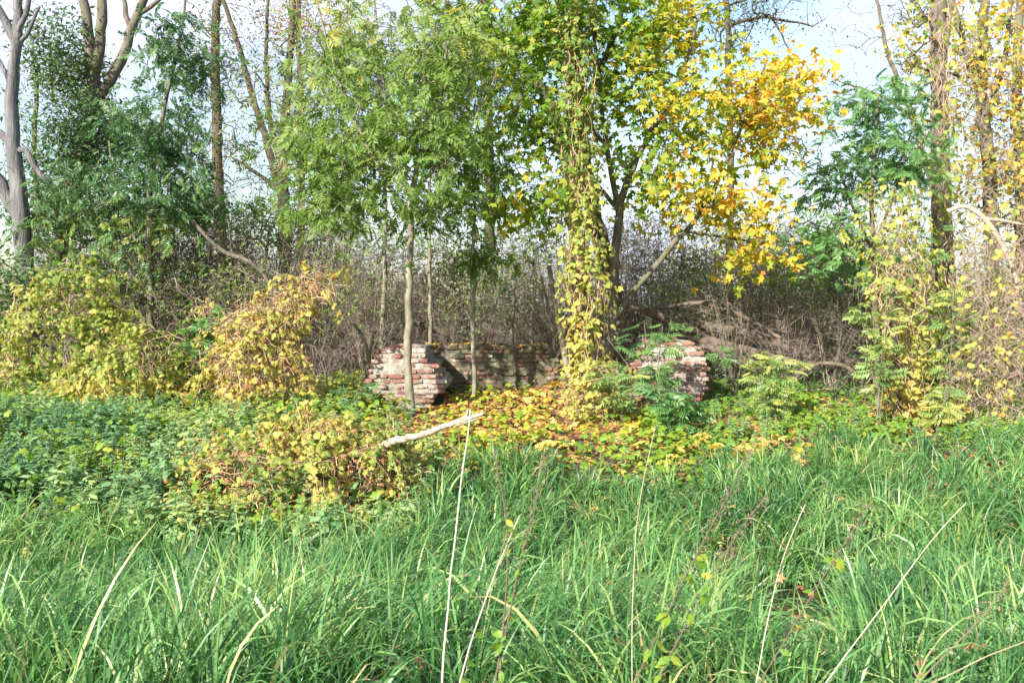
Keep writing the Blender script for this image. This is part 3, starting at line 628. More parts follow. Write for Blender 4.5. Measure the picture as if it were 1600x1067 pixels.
# right rowan and lower greenery
tree('rowan_tree', 'glossy blue-green rowan left of the thick right-hand trunk', 'tree', 15.0,
     [[(1372, gy(1372, 15)+3, 5), (1370, 560, 4), (1366, 430, 4), (1362, 320, 3.4), (1366, 220, 2.6), (1372, 150, 1.8)], [(1366, 400, 2.6), (1330, 320, 2.2), (1310, 260, 1.5)], [(1366, 380, 2.5), (1400, 300, 2), (1420, 220, 1.4)]],
     [(1360, 180, 75, 55, 1.3), (1350, 270, 90, 70, 1.2), (1400, 230, 50, 60), (1310, 330, 80, 60), (1280, 400, 60, 60, .8), (1380, 400, 80, 70, .8)],
     400, 3.6, ROWAN, 'rowan_leaf', 'rowan', .25, lambda P, px, py: .4+.3*noise3(P, 1.6), 'midbark', 1.3, .2, .003, 300, .03, lname='leaf', thr=0, ns=2.4, droop=.2)
for (lab, Y, tr, bl, nt_, per, mk, ti) in [
    ('yellow-green bush behind the wall between sapling and young ash', 21, [[(700, 560, 4), (705, 480, 3), (710, 410, 2)]], [(700, 470, 80, 60), (720, 420, 70, 40)], 240, 9, 'far', .62),
    ('pale green bush between the young ash and the maple stems', 20, [[(830, 560, 4), (830, 470, 3), (835, 400, 2)]], [(800, 400, 110, 70), (860, 330, 90, 60), (700, 370, 90, 50)], 300, 8, 'ash', .45),
    ('olive bush above the left thicket beneath the thin background trees', 22, [[(360, 560, 4), (360, 470, 3), (365, 400, 2)]], [(330, 370, 110, 50), (450, 360, 90, 50), (230, 380, 80, 50)], 330, 9, 'far', .4),
    ('light green bush filling the gap right of the maple stem', 21, [[(1050, 560, 4), (1060, 450, 3), (1070, 380, 2)]], [(1050, 400, 100, 80), (1150, 450, 80, 70), (990, 380, 50, 60)], 360, 8, 'far', .35),
    ('light green bush below the rowan', 19, [[(1290, 600, 4), (1295, 480, 3), (1300, 400, 2)]], [(1290, 400, 90, 70), (1330, 460, 70, 80), (1400, 470, 60, 90)], 420, 9, 'ash', .35),
    ('hazy green background bush closing the gap left of the ruin', 26, [[(480, 520, 3), (485, 460, 2.5), (490, 420, 2)]], [(480, 410, 130, 60), (320, 400, 110, 60), (620, 420, 100, 50)], 380, 9, 'far', .35),
    ('hazy olive background bush closing the gap right of the ruin', 26, [[(1180, 520, 3), (1185, 460, 2.5), (1190, 400, 2)]], [(1150, 390, 130, 60), (1290, 380, 110, 70), (960, 410, 110, 60)], 380, 9, 'far', .4),
    ('deep green bush behind the right-hand vine curtain', 16.5, [[(1500, 640, 4), (1500, 540, 3), (1500, 460, 2)]], [(1500, 560, 90, 80), (1560, 480, 60, 90), (1420, 560, 50, 80)], 420, 9, 'ash', .45),
    ('small-leaved green bush at the left edge under the dead tree', 16, [[(15, 600, 4), (15, 520, 3), (20, 460, 2)]], [(10, 500, 70, 90), (50, 440, 60, 40)], 300, 10, 'ivy', .45),
    ('green undergrowth bush behind the dark ash stem', 18.5, [[(180, 600, 4), (180, 500, 3), (190, 430, 2)]], [(170, 440, 100, 70), (270, 420, 90, 60), (230, 520, 90, 60)], 420, 8, 'ivy', .6),
    ('leafy hanging green bush above the left thicket', 20, [[(400, 600, 3), (410, 450, 3), (420, 360, 2)]], [(420, 350, 100, 50), (520, 380, 70, 50), (560, 420, 60, 50)], 260, 8, 'ash', .4)]:
    bgtree(lab, Y, tr, bl, nt_, per, .12, ti, 'twig', rd=1.4, k=len(lab) % 7, spread=.22, tip=.004, mk=mk, name='leafy_bush')

# bare thicket shrubs (copies of four built shrubs) ----------------------
def bare_shrub(h, n, spread, seed):
    r = np.random.default_rng(seed); ms = MB(); mt = MB()
    for k in range(n):
        a = r.uniform(0, 6.28); ln = r.uniform(.1, .55)*spread; H = h*r.uniform(.65, 1.05); m = 9; u = np.linspace(0, 1, m)
        b = np.array([math.cos(a), math.sin(a), 0]); p = (b*.15*r.uniform())[None, :]+np.outer(u**1.5*ln*H, b)+np.outer(u*(1-.18*u*ln)*H, [0, 0, 1])+np.cumsum(r.normal(0, .022, (m, 3)), 0)
        r0 = r.uniform(.008, .02); tube(ms, p, np.linspace(r0, .003, m), 4, .5)
        for j in range(12):
            t = r.integers(2, m-1); d = norm(b*r.uniform(-.3, 1)+r.normal(0, .7, 3)+[0, 0, .45]); L = H*r.uniform(.15, .42); v = np.linspace(0, 1, 5)
            q = p[t]+np.outer(v*L, d)+np.outer(v**2*L*r.uniform(-.3, .25), [0, 0, 1])+np.cumsum(r.normal(0, .016, (5, 3)), 0); tube(mt, q, np.linspace(.0055, .002, 5), 3, .5)
            for _ in range(3):
                s_ = q[r.integers(1, 5)]; d2 = norm(d+r.normal(0, .8, 3)); L2 = L*r.uniform(.25, .6); v2 = np.linspace(0, 1, 4)
                tube(mt, s_+np.outer(v2*L2, d2)+np.cumsum(r.normal(0, .01, (4, 3)), 0), np.linspace(.003, .0014, 4), 3, .5)
    return ms.mesh('stem', M['twig']), mt.mesh('twig', M['twig'])
SH = [bare_shrub(2.6, 12, 1.1, 1), bare_shrub(3.1, 13, .7, 2), bare_shrub(2.2, 12, 1.6, 3), bare_shrub(3.3, 11, .9, 4)]
def place_shrub(px, Y, s, lab, grp, k):
    b = gpx(px, Y); r = thing('bare_shrub', (b[0], b[1], b[2]-.05), lab, 'shrub', grp); r.rotation_euler = (0, 0, random.uniform(0, 6.28)); r.scale = (s, s, s*random.uniform(.9, 1.1))
    for nm, me in zip(('stem', 'twig'), SH[k % 4]):
        o = bpy.data.objects.new(nm, me); COL.objects.link(o); o.parent = r; o['kind'] = 'stuff'
gl = 'grey-brown leafless shrub in the thicket left of the ruin'; gr_ = 'upright leafless shrub in the thicket behind the fallen logs'; gm = 'leafless shrub behind the low brick wall'; gf = 'far leafless shrub deep in the wood'
k = 0
for px, Y, s in [(180, 17.5, 1), (250, 18, .95), (310, 17, 1), (360, 18.5, 1.05), (400, 16.5, .95), (450, 18, 1), (490, 17, .9), (540, 18.5, .95), (330, 20, 1.15), (420, 21, 1.15), (510, 20.5, 1.05), (570, 17.5, .8), (280, 21, 1.2), (210, 20, 1.1), (385, 15.4, .7), (140, 18.5, 1.0)]+[(float(q), 18.8+(q*7 % 5)*.7, 1.28+.1*(q % 3)) for q in range(120, 620, 34)]:
    place_shrub(px, Y, s, gl, 'bare shrubs left of the ruin', k); k += 1
place_shrub(572, 15.2, .62, 'leafless shrub with arching stems touching the left brick block', None, 2)
place_shrub(515, 14.6, .5, 'low arching leafless shrub right of the yellow vine mound', None, 2)
for px, Y, s in [(1020, 19, .85), (1070, 18, .8), (1120, 19, .95), (1165, 17.8, .85), (1210, 18.5, .9), (1250, 17.6, .85), (1290, 18.6, .9), (1330, 17.6, .8), (1180, 20.5, 1), (1100, 21, 1), (1260, 21, 1), (1320, 21, 1)]+[(float(q), 18.8+(q*7 % 5)*.7, 1.15+.1*(q % 3)) for q in range(960, 1380, 38)]+[(1150., 15.3, .6), (1230., 15.2, .62), (1300., 15.4, .7)]:
    place_shrub(px, Y, s, gr_, 'bare shrubs behind the fallen logs', k); k += 1
for px, Y, s in [(640, 19, .75), (700, 18.5, .6), (760, 19.5, .7), (820, 18.8, .65), (870, 19.5, .75), (920, 18.5, .7), (730, 21, .8), (850, 21.5, .85), (660, 22, .85), (960, 20, .8)]+[(float(q), 20.5+(q*7 % 5)*.6, 1.05+.1*(q % 3)) for q in range(620, 960, 40)]:
    place_shrub(px, Y, s, gm, 'bare shrubs behind the wall', k); k += 1
for j in range(44):
    place_shrub(rng.uniform(-60, 1660), rng.uniform(25, 33), rng.uniform(.9, 1.3), gf, 'far bare shrubs', k); k += 1
for px, Y, s in [(1450, 18, .9), (1510, 17.5, .9), (1570, 16.5, .9), (1620, 18, 1), (1400, 19, .9)]:
    place_shrub(px, Y, s, 'leafless shrub among the vines at the right edge', 'bare shrubs at the right edge', k); k += 1
# far-off wood
mb = MB(); P = []
N = 16000; x = rng.uniform(-75, 75, N); y = rng.uniform(55, 95, N); hmax = 2.2+1.6*noise2(x, y, .12, 3)+np.abs(x)*.03; z = rng.uniform(0, 1, N)**.7*np.maximum(hmax, .6)
P = np.stack([x, y, z], 1); inst(mb, LEAFLET, P, frames(rng.normal(size=(N, 3)), rng.normal(size=(N, 3))+[0, -.5, .5]), rng.uniform(.4, .8, N), np.clip(.3+.2*noise3(P, .1)+rng.normal(0, .1, N), 0, 1))
stuff(mb.obj('distant_woodland', M['far'], smooth=False), 'low distant woodland seen through the thicket')

for lab, Y, tr, bl, nt_, per, mk, ti in [
    ('dark green low bush under the fallen logs', 15.6, [[(1160, 620, 3), (1160, 600, 2), (1162, 580, 1.5)]], [(1150, 600, 60, 28), (1230, 610, 60, 26), (1310, 600, 60, 30)], 260, 9, 'dark', .4),
    ('sparse green bush threaded through the left thicket', 16.8, [[(400, 600, 3), (400, 520, 2.5), (405, 440, 1.5)]], [(300, 450, 100, 80), (420, 440, 90, 80), (530, 460, 80, 100), (360, 560, 90, 50)], 480, 6, 'ash', .5),
    ('sparse yellow-green bush threaded through the thicket behind the logs', 16.9, [[(1200, 600, 3), (1200, 500, 2.5), (1205, 430, 1.5)]], [(1090, 460, 100, 70), (1220, 440, 100, 80), (1310, 470, 80, 100)], 460, 7, 'ash', .55),
    ('sparse light green bush right behind the mossy wall', 18.0, [[(800, 560, 3), (800, 500, 2.5), (805, 440, 1.5)]], [(720, 460, 80, 60), (820, 440, 80, 70), (880, 490, 60, 60)], 380, 6.5, 'ashpale', .55)]:
    bgtree(lab, Y, tr, bl, nt_, per, .085, ti, 'twig', rd=1.1, k=len(lab) % 7, spread=.25, tip=.003, mk=mk, name='leafy_bush', thr=-.05)
# fallen wood -------------------------------------------------------------
def stick(name, label, cat, Y, pts, mat, extra=(), rough=.08, group=None, step=.08, sides=10):
    q = smooth_path(PX(pts, Y), step, .004); mb = MB(); tube(mb, q[:, :3], q[:, 3], sides, .5, rough=rough)
    for e in extra:
        q2 = smooth_path(PX(e, Y), step, .004); tube(mb, q2[:, :3], q2[:, 3], max(5, sides-3), .5, rough=rough)
    return tag(mb.obj(name, M[mat]), label, cat, group)
stick('fallen_log', 'thick fallen trunk, uppermost of the pile right of the ruin', 'log', 16.6, [(1085, 505, 7), (1130, 515, 8.5), (1190, 527, 9.5), (1260, 552, 10.5), (1352, 574, 9, 16.0)], 'log')
stick('fallen_log', 'fallen trunk in the middle of the pile right of the ruin', 'log', 16.0, [(1090, 528, 8), (1150, 545, 9), (1210, 562, 9), (1275, 572, 8)], 'log')
stick('fallen_log', 'short fallen trunk, lowest of the pile beside the red brick block', 'log', 15.6, [(1095, 544, 7), (1130, 552, 8), (1170, 566, 7.5), (1215, 590, 6)], 'log')
stick('fallen_branch', 'thin fallen branch arching down at the right end of the logs', 'branch', 15.2, [(1240, 585, 3), (1280, 566, 3.2), (1320, 570, 3.4), (1345, 592, 3.4), (1357, 625, 3)], 'log', sides=7)
stick('fallen_branch', 'long thin branch sloping over the logs from the maple', 'branch', 15.6, [(975, 486, 2.4), (1040, 480, 2.6), (1090, 472, 3), (1150, 488, 3), (1215, 525, 3), (1262, 560, 2.4)], 'log', [[(1090, 472, 2), (1120, 470, 1.6), (1160, 478, 1.2)]], sides=7)
stick('fallen_log', 'dark trunk sloping down behind the mossy brick wall', 'log', 18.5, [(640, 500, 4.5), (680, 515, 4.8), (720, 532, 5), (760, 552, 5)], 'darkbark')
stick('fallen_log', 'dark bark log behind the red brick block', 'log', 16.4, [(985, 475, 6), (1030, 495, 7), (1075, 512, 7), (1120, 540, 7)], 'log')
stick('fallen_branch', 'broken brown limb hanging over the left thicket', 'branch', 16.3, [(300, 345, 3), (330, 378, 3.2), (355, 398, 3.6), (380, 402, 3.4), (412, 425, 3), (428, 465, 2.6)], 'midbark', sides=7)
stick('leafless_sapling', 'leaning bare stem between the wall and the vine stump', 'sapling', 15.2, [(892, 605, 4.6), (882, 555, 4.4), (868, 480, 4), (858, 415, 3.4)], 'ashbark', [[(868, 520, 2), (850, 480, 1.8), (838, 440, 1.2)]], .03)
stick('leafless_sapling', 'thin bare stem close behind the left of the leaning stem', 'sapling', 16.9, [(866, 620, 3), (868, 560, 3), (862, 500, 2.4), (845, 430, 1.6)], 'twig', rough=.03, sides=6)
stick('leafless_sapling', 'crooked dark stem at the left side of the left brick block', 'sapling', 14.1, [(572, 640, 3.6), (570, 600, 3.4), (578, 560, 3.2), (570, 530, 2.6), (552, 505, 2)], 'midbark', [[(578, 560, 2.4), (584, 520, 2), (588, 460, 1.5)]], .03, sides=7)
stick('dead_branch', 'pale crooked dead branch hanging at the right edge', 'branch', 12.6, [(1480, 330, 3), (1510, 318, 4), (1540, 342, 4.4), (1562, 375, 4), (1580, 410, 3.6), (1592, 450, 3), (1588, 480, 2.4)], 'drift', [[(1540, 342, 3), (1570, 345, 2.6), (1600, 352, 2)], [(1592, 450, 2), (1575, 490, 1.4), (1568, 510, 1)], [(1562, 375, 2), (1590, 380, 1.5), (1615, 400, 1)]], .05)
# driftwood over the mound: forked, split end
stick('driftwood_branch', 'bleached forked branch jutting right out of the leafy mound', 'branch', 8.75, [(570, 716, 6.5, 9.4), (612, 689, 5.8, 9.0), (635, 685, 5.2), (664, 678, 5.2), (690, 667, 4.4), (722, 657, 4.6), (757, 645, 2)], 'drift', [[(718, 660, 4), (731, 650, 3.2), (731, 640, 1.6)], [(712, 664, 3), (735, 657, 2.2), (748, 652, 1.4)]], .10, step=.03, sides=12)
stick('driftwood_log', 'short pale stub of wood poking from the left of the mound', 'log', 9.1, [(478, 742, 3.4), (477, 730, 3.6), (478, 718, 3)], 'greybark', step=.02)

# shrubby vine mounds -------------------------------------------------------
def mound(name, label, Y, blobs, nleaf, size, tintf, matkey='vine', tw=260, rd=.8, nparts=300, base=None, herbs=0, brown=0, twm='vinestem', shoots=45):
    c0 = W(blobs[0][0], blobs[0][1], Y); root = thing(name, (c0[0], c0[1], float(gz(c0[0], c0[1]))), label, 'vine-covered shrub')
    ws = np.array([b[2]*b[3] for b in blobs], float); ws /= ws.sum()
    def shell(n, lo, hi):
        w_ = rng.choice(len(blobs), n, p=ws); d = rng.normal(size=(n, 3)); d[:, 1] = np.where(rng.uniform(size=n) < .75, -np.abs(d[:, 1]), d[:, 1]); d = norm(d)
        B = np.array([[*W(b[0], b[1], Y), b[2]/F*Y, rd*(b[2]/blobs[0][2]), b[3]/F*Y] for b in blobs])[w_]
        P = B[:, :3]+d*B[:, 3:]*(rng.uniform(lo, hi, n)*(1+.34*noise3(d*3+B[:, :3], 1.9, 2)))[:, None]
        ok = P[:, 2] > gz(P[:, 0], P[:, 1])+.02
        return P[ok], d[ok]
    mb = MB(); P, d = shell(tw, .5, 1.0)
    for p, n_ in zip(P, d):
        L = rng.uniform(.2, .7); t = norm(rng.normal(size=3)-n_*.2+[0, 0, .3]); u = np.linspace(0, 1, 6)[:, None]
        tube(mb, p+t*L*(u-.5)+np.array([0, 0, -1])*L*.5*(u-.5)**2+rng.normal(0, .02, (6, 3)), np.full(6, rng.uniform(.002, .006)), 3, .5)
    o = mb.obj('twig', M[twm], root); o['kind'] = 'stuff'
    P, d = shell(nleaf, .72, 1.08); keep = noise3(P, 3.3, 1) > -.25; P = P[keep]; d = d[keep]; n = len(P)
    D = rng.normal(0, .5, (n, 3))+d*.3; D[:, 2] -= .7; N_ = d+rng.normal(0, .45, (n, 3)); N_[:, 2] += .45
    s = size*rng.uniform(.55, 1.2, n); px, py = proj(P); T = np.clip(tintf(px, py)+.18*noise3(P, 2.2)+rng.normal(0, .13, n), 0, 1); R = frames(D, N_)
    mb2 = MB(); SP, sd = shell(shoots, .8, 1.0); xp = []; xd = []
    for p, n_ in zip(SP, sd):
        L = rng.uniform(.25, .75); dd = norm(n_+np.array([0, -.2, .5])+rng.normal(0, .4, 3)); u = np.linspace(0, 1, 9)[:, None]; c = p+dd*L*u+np.array([0, 0, -1])*L*.8*u**2
        tube(mb2, c, np.linspace(.005, .002, 9), 3, .5)
        for j in range(2, 9):
            for _ in range(2): xp.append(c[j]+rng.normal(0, .02, 3)); xd.append(dd)
    mb2.obj('shoot', M['vinestem'], root)['kind'] = 'stuff'
    xp = np.array(xp); m_ = len(xp); xD = rng.normal(0, .6, (m_, 3)); xD[:, 2] -= .6; xN = np.array(xd)+rng.normal(0, .5, (m_, 3)); xN[:, 2] += .5; qx, qy = proj(xp)
    P = np.vstack([P, xp]); R = np.concatenate([R, frames(xD, xN)]); s = np.r_[s, size*rng.uniform(.5, 1.1, m_)]; T = np.r_[T, np.clip(tintf(qx, qy)+rng.normal(0, .15, m_), 0, 1)]
    rest = leafparts(root, 'leaf', 'vine_leaf', VINE, matkey, P, R, s, T, nparts)
    if len(rest): mb = MB(); inst(mb, VINE, P[rest], R[rest], s[rest], T[rest]); mb.obj('foliage', M[matkey], root, smooth=False, kind='stuff')
    if brown:
        P, d = shell(brown, .75, 1.0); n = len(P); mb = MB(); inst(mb, VINE, P, frames(rng.normal(0, 1, (n, 3)), d+rng.normal(0, .7, (n, 3))), size*.6*rng.uniform(.5, 1.2, n), rng.uniform(.3, 1, n)); mb.obj('dry_foliage', M['brownleaf'], root, smooth=False, kind='stuff')
    return root
mound('vine_mound', 'tall yellow-green creeper over a shrub below the willow', 14.6, [(95, 520, 95, 100), (130, 460, 60, 60), (40, 590, 60, 50), (170, 520, 50, 60)], 3000, .085, lambda px, py: .27+0*px)
mound('vine_mound', 'rounded olive and gold creeper bush, second of the left mounds', 13.4, [(205, 590, 85, 65), (235, 560, 50, 50), (140, 600, 45, 45)], 2300, .085, lambda px, py: np.where(py > 590, .46, .31), rd=.75)
mound('vine_mound', 'golden creeper hanging over brown sticks left of the ruin', 13.2, [(410, 570, 82, 90), (425, 510, 60, 50), (470, 465, 40, 34), (500, 445, 22, 22)], 1500, .085, lambda px, py: .55+0*px, tw=1300, brown=500)
mound('vine_mound', 'near mound of brown creeper and yellow leaves carrying the bleached branch', 9.4, [(465, 760, 175, 112), (575, 735, 85, 85), (345, 765, 85, 65), (500, 695, 80, 50), (400, 820, 120, 60), (590, 705, 45, 40)], 3800, .078, lambda px, py: .34+.25*noise2(px*.02, py*.02, 1, 1), tw=1100, rd=.85, brown=1700, nparts=300)
mound('vine_mound', 'small dark leafy bush between the two left yellow mounds', 14.4, [(320, 590, 45, 60), (325, 500, 18, 30)], 600, .085, lambda px, py: .15+0*px, 'herb', tw=160, rd=.5, nparts=250, brown=120)

# seedlings -------------------------------------------------------------------
def seedling(name, label, px, pyt, Y, nst, hpx, spreadpx, nl, size, tpl=ROWAN, tn='rowan_leaf', mk='seedling', tint=.45, top=None):
    base = gpx(px, Y); root = thing(name, base, label, 'seedling'); mb = MB(); P = []; D = []
    H = (base[2]-rowz(pyt, Y))*-1
    for k in range(nst):
        a = rng.uniform(0, 6.28); sp = spreadpx/F*Y*rng.uniform(.2, 1); u = np.linspace(0, 1, 8)
        h = H*rng.uniform(.7, 1.0) if k else H
        p = np.array(base)+np.stack([math.cos(a)*sp*u**1.4, math.sin(a)*sp*u**1.4*.6, h*u], 1)+np.cumsum(rng.normal(0, .006, (8, 3)), 0)
        tube(mb, p, np.linspace(.007, .003, 8), 5, .5)
        for j in range(nl):
            t = rng.uniform(.25, 1)*7; i0 = min(int(t), 6); q = p[i0]+(p[i0+1]-p[i0])*(t-i0); b = rng.uniform(0, 6.28); P.append(q); D.append([math.cos(b), math.sin(b)*.8-.15, rng.uniform(-.2, .5)])
    mb.obj('stem', M['ashbark'], root); P = np.array(P); D = np.array(D); n = len(P); N_ = np.tile([-.25, -.5, 1.], (n, 1))+rng.normal(0, .25, (n, 3))
    T = np.clip(tint+rng.normal(0, .17, n), 0, 1); s = size*rng.uniform(.7, 1.2, n)
    rest = leafparts(root, 'leaf', tn, tpl, mk, P, frames(D, N_), s, T, 300)
    return root
seedling('ash_seedling', 'leafy green ash seedling overhanging the red brick block', 1020, 500, 13.0, 5, 0, 75, 13, .30, tint=.3)
seedling('ash_seedling', 'yellow-green seedling between the vine stump and the red brick block', 975, 560, 12.6, 5, 0, 55, 12, .26, tint=.6)
seedling('ash_seedling', 'dark blue-green ash seedling low in front of the red brick block', 1060, 610, 11.6, 6, 0, 60, 12, .26, mk='rowan', tint=.3)
seedling('rowan_seedling', 'bright lime-green seedling standing before the fallen logs', 1205, 545, 12.4, 7, 0, 48, 15, .25, tint=.75)
seedling('ash_seedling', 'small bright seedling right of the red brick block top', 1110, 510, 14.6, 3, 0, 40, 9, .24, tint=.35)
seedling('rowan_seedling', 'lime-green seedling stem in front of the right-hand vine curtain', 1372, 420, 12.2, 4, 0, 45, 16, .26, tint=.7)
seedling('rowan_seedling', 'bright green seedling between the vine curtain and the brown tangle', 1480, 440, 12.6, 6, 0, 60, 14, .26, tint=.62)
seedling('rowan_seedling', 'low yellow seedling at the foot of the vine curtain', 1465, 600, 11.9, 5, 0, 45, 11, .22, tint=.9)
seedling('ash_seedling', 'small seedling beside the crooked dark stem left of the ruin', 545, 600, 12.8, 4, 0, 40, 8, .22, tint=.35)
seedling('ash_seedling', 'pale-tipped seedling above the dark bush in the left thicket', 325, 470, 13.9, 2, 0, 20, 12, .26, mk='rowan', tint=.5)

# ------------------------------------------------------------------ ground cover
def gpts(n, y0, y1, m=.68):
    y = np.sqrt(rng.uniform(y0*y0, y1*y1, n)); x = rng.uniform(-1, 1, n)*m*y; z = gz(x, y); P = np.stack([x, y, z], 1); px, py = proj(P); return P, px, py
GBX = [-200, 0, 250, 400, 560, 640, 690, 770, 880, 960, 1040, 1120, 1250, 1400, 1600, 1800]
GBY = [866, 862, 850, 872, 878, 868, 735, 735, 765, 800, 775, 745, 728, 722, 716, 716]
def gb(px): return np.interp(px, GBX, GBY)
def ruinmask(P, m=0.03):
    x, y = P[:, 0], P[:, 1]
    a = (x > px2x(582, YL)-m) & (x < px2x(690, YL)+m) & (y > YL-m) & (y < YL+1.95)
    b = (x > px2x(655, YB)-m) & (x < px2x(885, YB)+m) & (y > YB-m) & (y < YB+.5)
    c = (x > px2x(980, YR)-m) & (x < px2x(1100, YR)+m) & (y > YR-m) & (y < YR+1.5)
    return a | b | c
# grass
def blades(mb, P, h, w, az, lean, curl, T, seg=5):
    N = len(P); t = np.linspace(0, 1, seg+1); th = lean[:, None]+curl[:, None]*t[None, :]**1.9
    ds = h[:, None]/seg; dx = np.sin(th)*ds; dz = np.cos(th)*ds
    r = np.concatenate([np.zeros((N, 1)), np.cumsum(dx[:, :-1], 1)], 1); z = np.concatenate([np.zeros((N, 1)), np.cumsum(dz[:, :-1], 1)], 1)
    c = np.stack([P[:, None, 0]+r*np.cos(az)[:, None], P[:, None, 1]+r*np.sin(az)[:, None], P[:, None, 2]+z], -1)
    tw = az[:, None]+np.pi/2+rng.normal(0, .5, (N, 1))+rng.normal(0, 1.1, (N, 1))*t[None, :]
    ww = w[:, None]*.5*np.array([.7, 1, .95, .8, .5, .04] if seg == 5 else np.interp(np.linspace(0, 1, seg+1), [0, .3, .8, 1], [.7, 1, .55, .05]))[None, :]
    side = np.stack([np.cos(tw)*ww, np.sin(tw)*ww, rng.normal(0, .4, (N, 1))*ww], -1)
    V = np.stack([c-side, c+side], 2).reshape(-1, 3)
    k = 2*(seg+1); b = np.arange(N)[:, None]*k+np.arange(seg)[None, :]*2
    mb.add(V, np.stack([b, b+1, b+3, b+2], -1), np.full(N*seg, 4), np.repeat(T, k))
NT_ = 14500
C, cpx, cpy = gpts(NT_, 3.2, 12.6)
edge = gb(cpx)+22*noise2(C[:, 0], C[:, 1], 2.3, 4)
prob = np.clip((cpy-edge)/26+.5, 0, 1)
pud = ((cpx-1250)/85)**2+((cpy-958)/32)**2 < 1; pud |= (((cpx-1120)/60)**2+((cpy-905)/20)**2 < 1)
clump = .55+.55*noise2(C[:, 0], C[:, 1], 4.2, 1)+.45*noise2(C[:, 0], C[:, 1], 7.7, 3)
ok = (rng.uniform(size=len(cpx)) < prob*np.clip(clump*1.1, .05, 1)) & ~pud
C, cpx, cpy = C[ok], cpx[ok], cpy[ok]; nt0 = len(C)
nb = rng.integers(5, 15, nt0); ti = np.repeat(np.arange(nt0), nb); N = len(ti)
lay = noise2(C[:, 0], C[:, 1], 1.1, 7)
hC = rng.uniform(.40, .78, nt0)*(1+.2*lay)*np.interp(C[:, 1], [3, 6, 9, 12], [1.1, 1.0, .85, .75])
hC = np.where((np.abs(cpx-1240) < 90) & (cpy > 940) & (cpy < 1090), hC*.2, hC)
azC = 3.1*noise2(C[:, 0], C[:, 1], 1.3, 3)+rng.normal(0, .8, nt0)
az = np.where(rng.uniform(size=N) < .55, azC[ti]+rng.normal(0, .5, N), rng.uniform(0, 6.28, N))
rr_ = np.abs(rng.normal(0, .035, N)); P = C[ti].copy(); P[:, 0] += rr_*np.cos(az); P[:, 1] += rr_*np.sin(az); P[:, 2] -= .01
h = hC[ti]*rng.uniform(.55, 1.1, N)
T = np.clip(.45+.3*noise2(P[:, 0], P[:, 1], 1.9, 9)+rng.normal(0, .2, nt0)[ti]+rng.normal(0, .17, N), 0, .9); T = np.where(rng.uniform(size=N) < .045, rng.uniform(.93, 1, N), T)
mb = MB(); blades(mb, P, h, np.clip(rng.lognormal(-4.32, .36, N), .005, .024)*np.interp(P[:, 1], [3, 5, 9], [.75, .95, 1.1]), az, np.abs(rng.normal(.16, .2, N)), np.abs(rng.normal(2.1, 1.0, N)), T, 7)
stuff(mb.obj('grass', M['grass'], smooth=True), 'long bright green grass filling the ditch and foreground')
print('grass blades', N)
# dead straw underneath
P, px, py = gpts(9000, 3.4, 11.5); ok = (py > gb(px)-10) & ~((((px-1250)/150)**2+((py-962)/60)**2) < 1); P = P[ok]; N = len(P)
mb = MB(); blades(mb, P, rng.uniform(.15, .4, N), rng.uniform(.004, .009, N), rng.uniform(0, 6.28, N), rng.uniform(.4, 1.5, N), rng.uniform(0, 1.2, N), rng.uniform(.2, .8, N), 3)
stuff(mb.obj('dead_grass', M['straw']), 'dry straw and dead stalks low among the grass')
# nettles
def nettle_tpl(seed):
    r = np.random.default_rng(seed); mb = MB(); H = 1.0; m = 4; u = np.linspace(0, 1, m); p = np.stack([.05*np.sin(u*2+seed), .05*np.cos(u*3), u], 1)
    tube(mb, p, np.linspace(.012, .006, m), 3, 0.1)
    lf = fan([(0, 0), (.24, .22), (.20, .6), (0, 1), (-.20, .6), (-.24, .22)], cy=.4, fold=.35, droop=.45)
    Ps = []; Ds = []; ss = []
    for k, z in enumerate([.40, .54, .68, .8, .9, .97]):
        for q in (0, 1):
            a = k*1.57+q*math.pi+r.normal(0, .25); c = np.array([np.interp(z, u, p[:, 0]), np.interp(z, u, p[:, 1]), z]); Ps.append(c); Ds.append([math.cos(a), math.sin(a), .15+.6*(z > .93)-.25*(z < .6)]); ss.append([.2, .23, .24, .22, .17, .12][k])
    n = len(Ps); inst(mb, lf, np.array(Ps), frames(np.array(Ds), np.tile([0, 0, 1.], (n, 1))+r.normal(0, .25, (n, 3))), np.array(ss), 0)
    return np.concatenate(mb.v), np.concatenate(mb.l), np.concatenate(mb.c)
NT = [nettle_tpl(s) for s in range(3)]
P, px, py = gpts(26000, 7.0, 17.0); n0 = noise2(P[:, 0], P[:, 1], 1.5, 6)
inl = (px < 690-.0*py) & (py < gb(px)+18) & (py > 614+14*noise2(P[:, 0], P[:, 1], 2.6, 5))
mnd = (np.abs(px-460) < 190) & (py > 690) & (py < 880)
pr = np.where(mnd, .5, np.where(px < 300, 1.0, np.where(py < 690, .45, .75)))*np.where((px > 545) & (py < 700), .15, 1)*np.clip(.75+.5*n0, .2, 1)
right = (px > 1030) & (px < 1700) & (py > 600) & (py < gb(px)+5); pr = np.where(right, .42*np.clip(.6+.8*n0, 0, 1), pr)
mid = (px > 690) & (px <= 1030) & (py > 705) & (py < gb(px)+15); pr = np.where(mid, .16, pr)
ingr = (py > gb(px)) & (rng.uniform(size=len(px)) < .05); inl = inl | ingr
ok = (inl | right | mid) & (rng.uniform(size=len(px)) < pr) & ~ruinmask(P, .1) & (np.abs(P[:, 0]) < .63*P[:, 1]); P, px, py = P[ok], px[ok], py[ok]; N = len(P); print('nettles', N)
hh = rng.uniform(.24, .5, N)*(1+.35*noise2(P[:, 0], P[:, 1], 3.0, 2))*np.interp(P[:, 1], [7, 12, 16], [1, .85, .7]); hh = np.where(px > 690, hh*.6, hh)
mb = MB(); a = rng.uniform(0, 6.28, N); tl = rng.normal(0, .13, (N, 2))
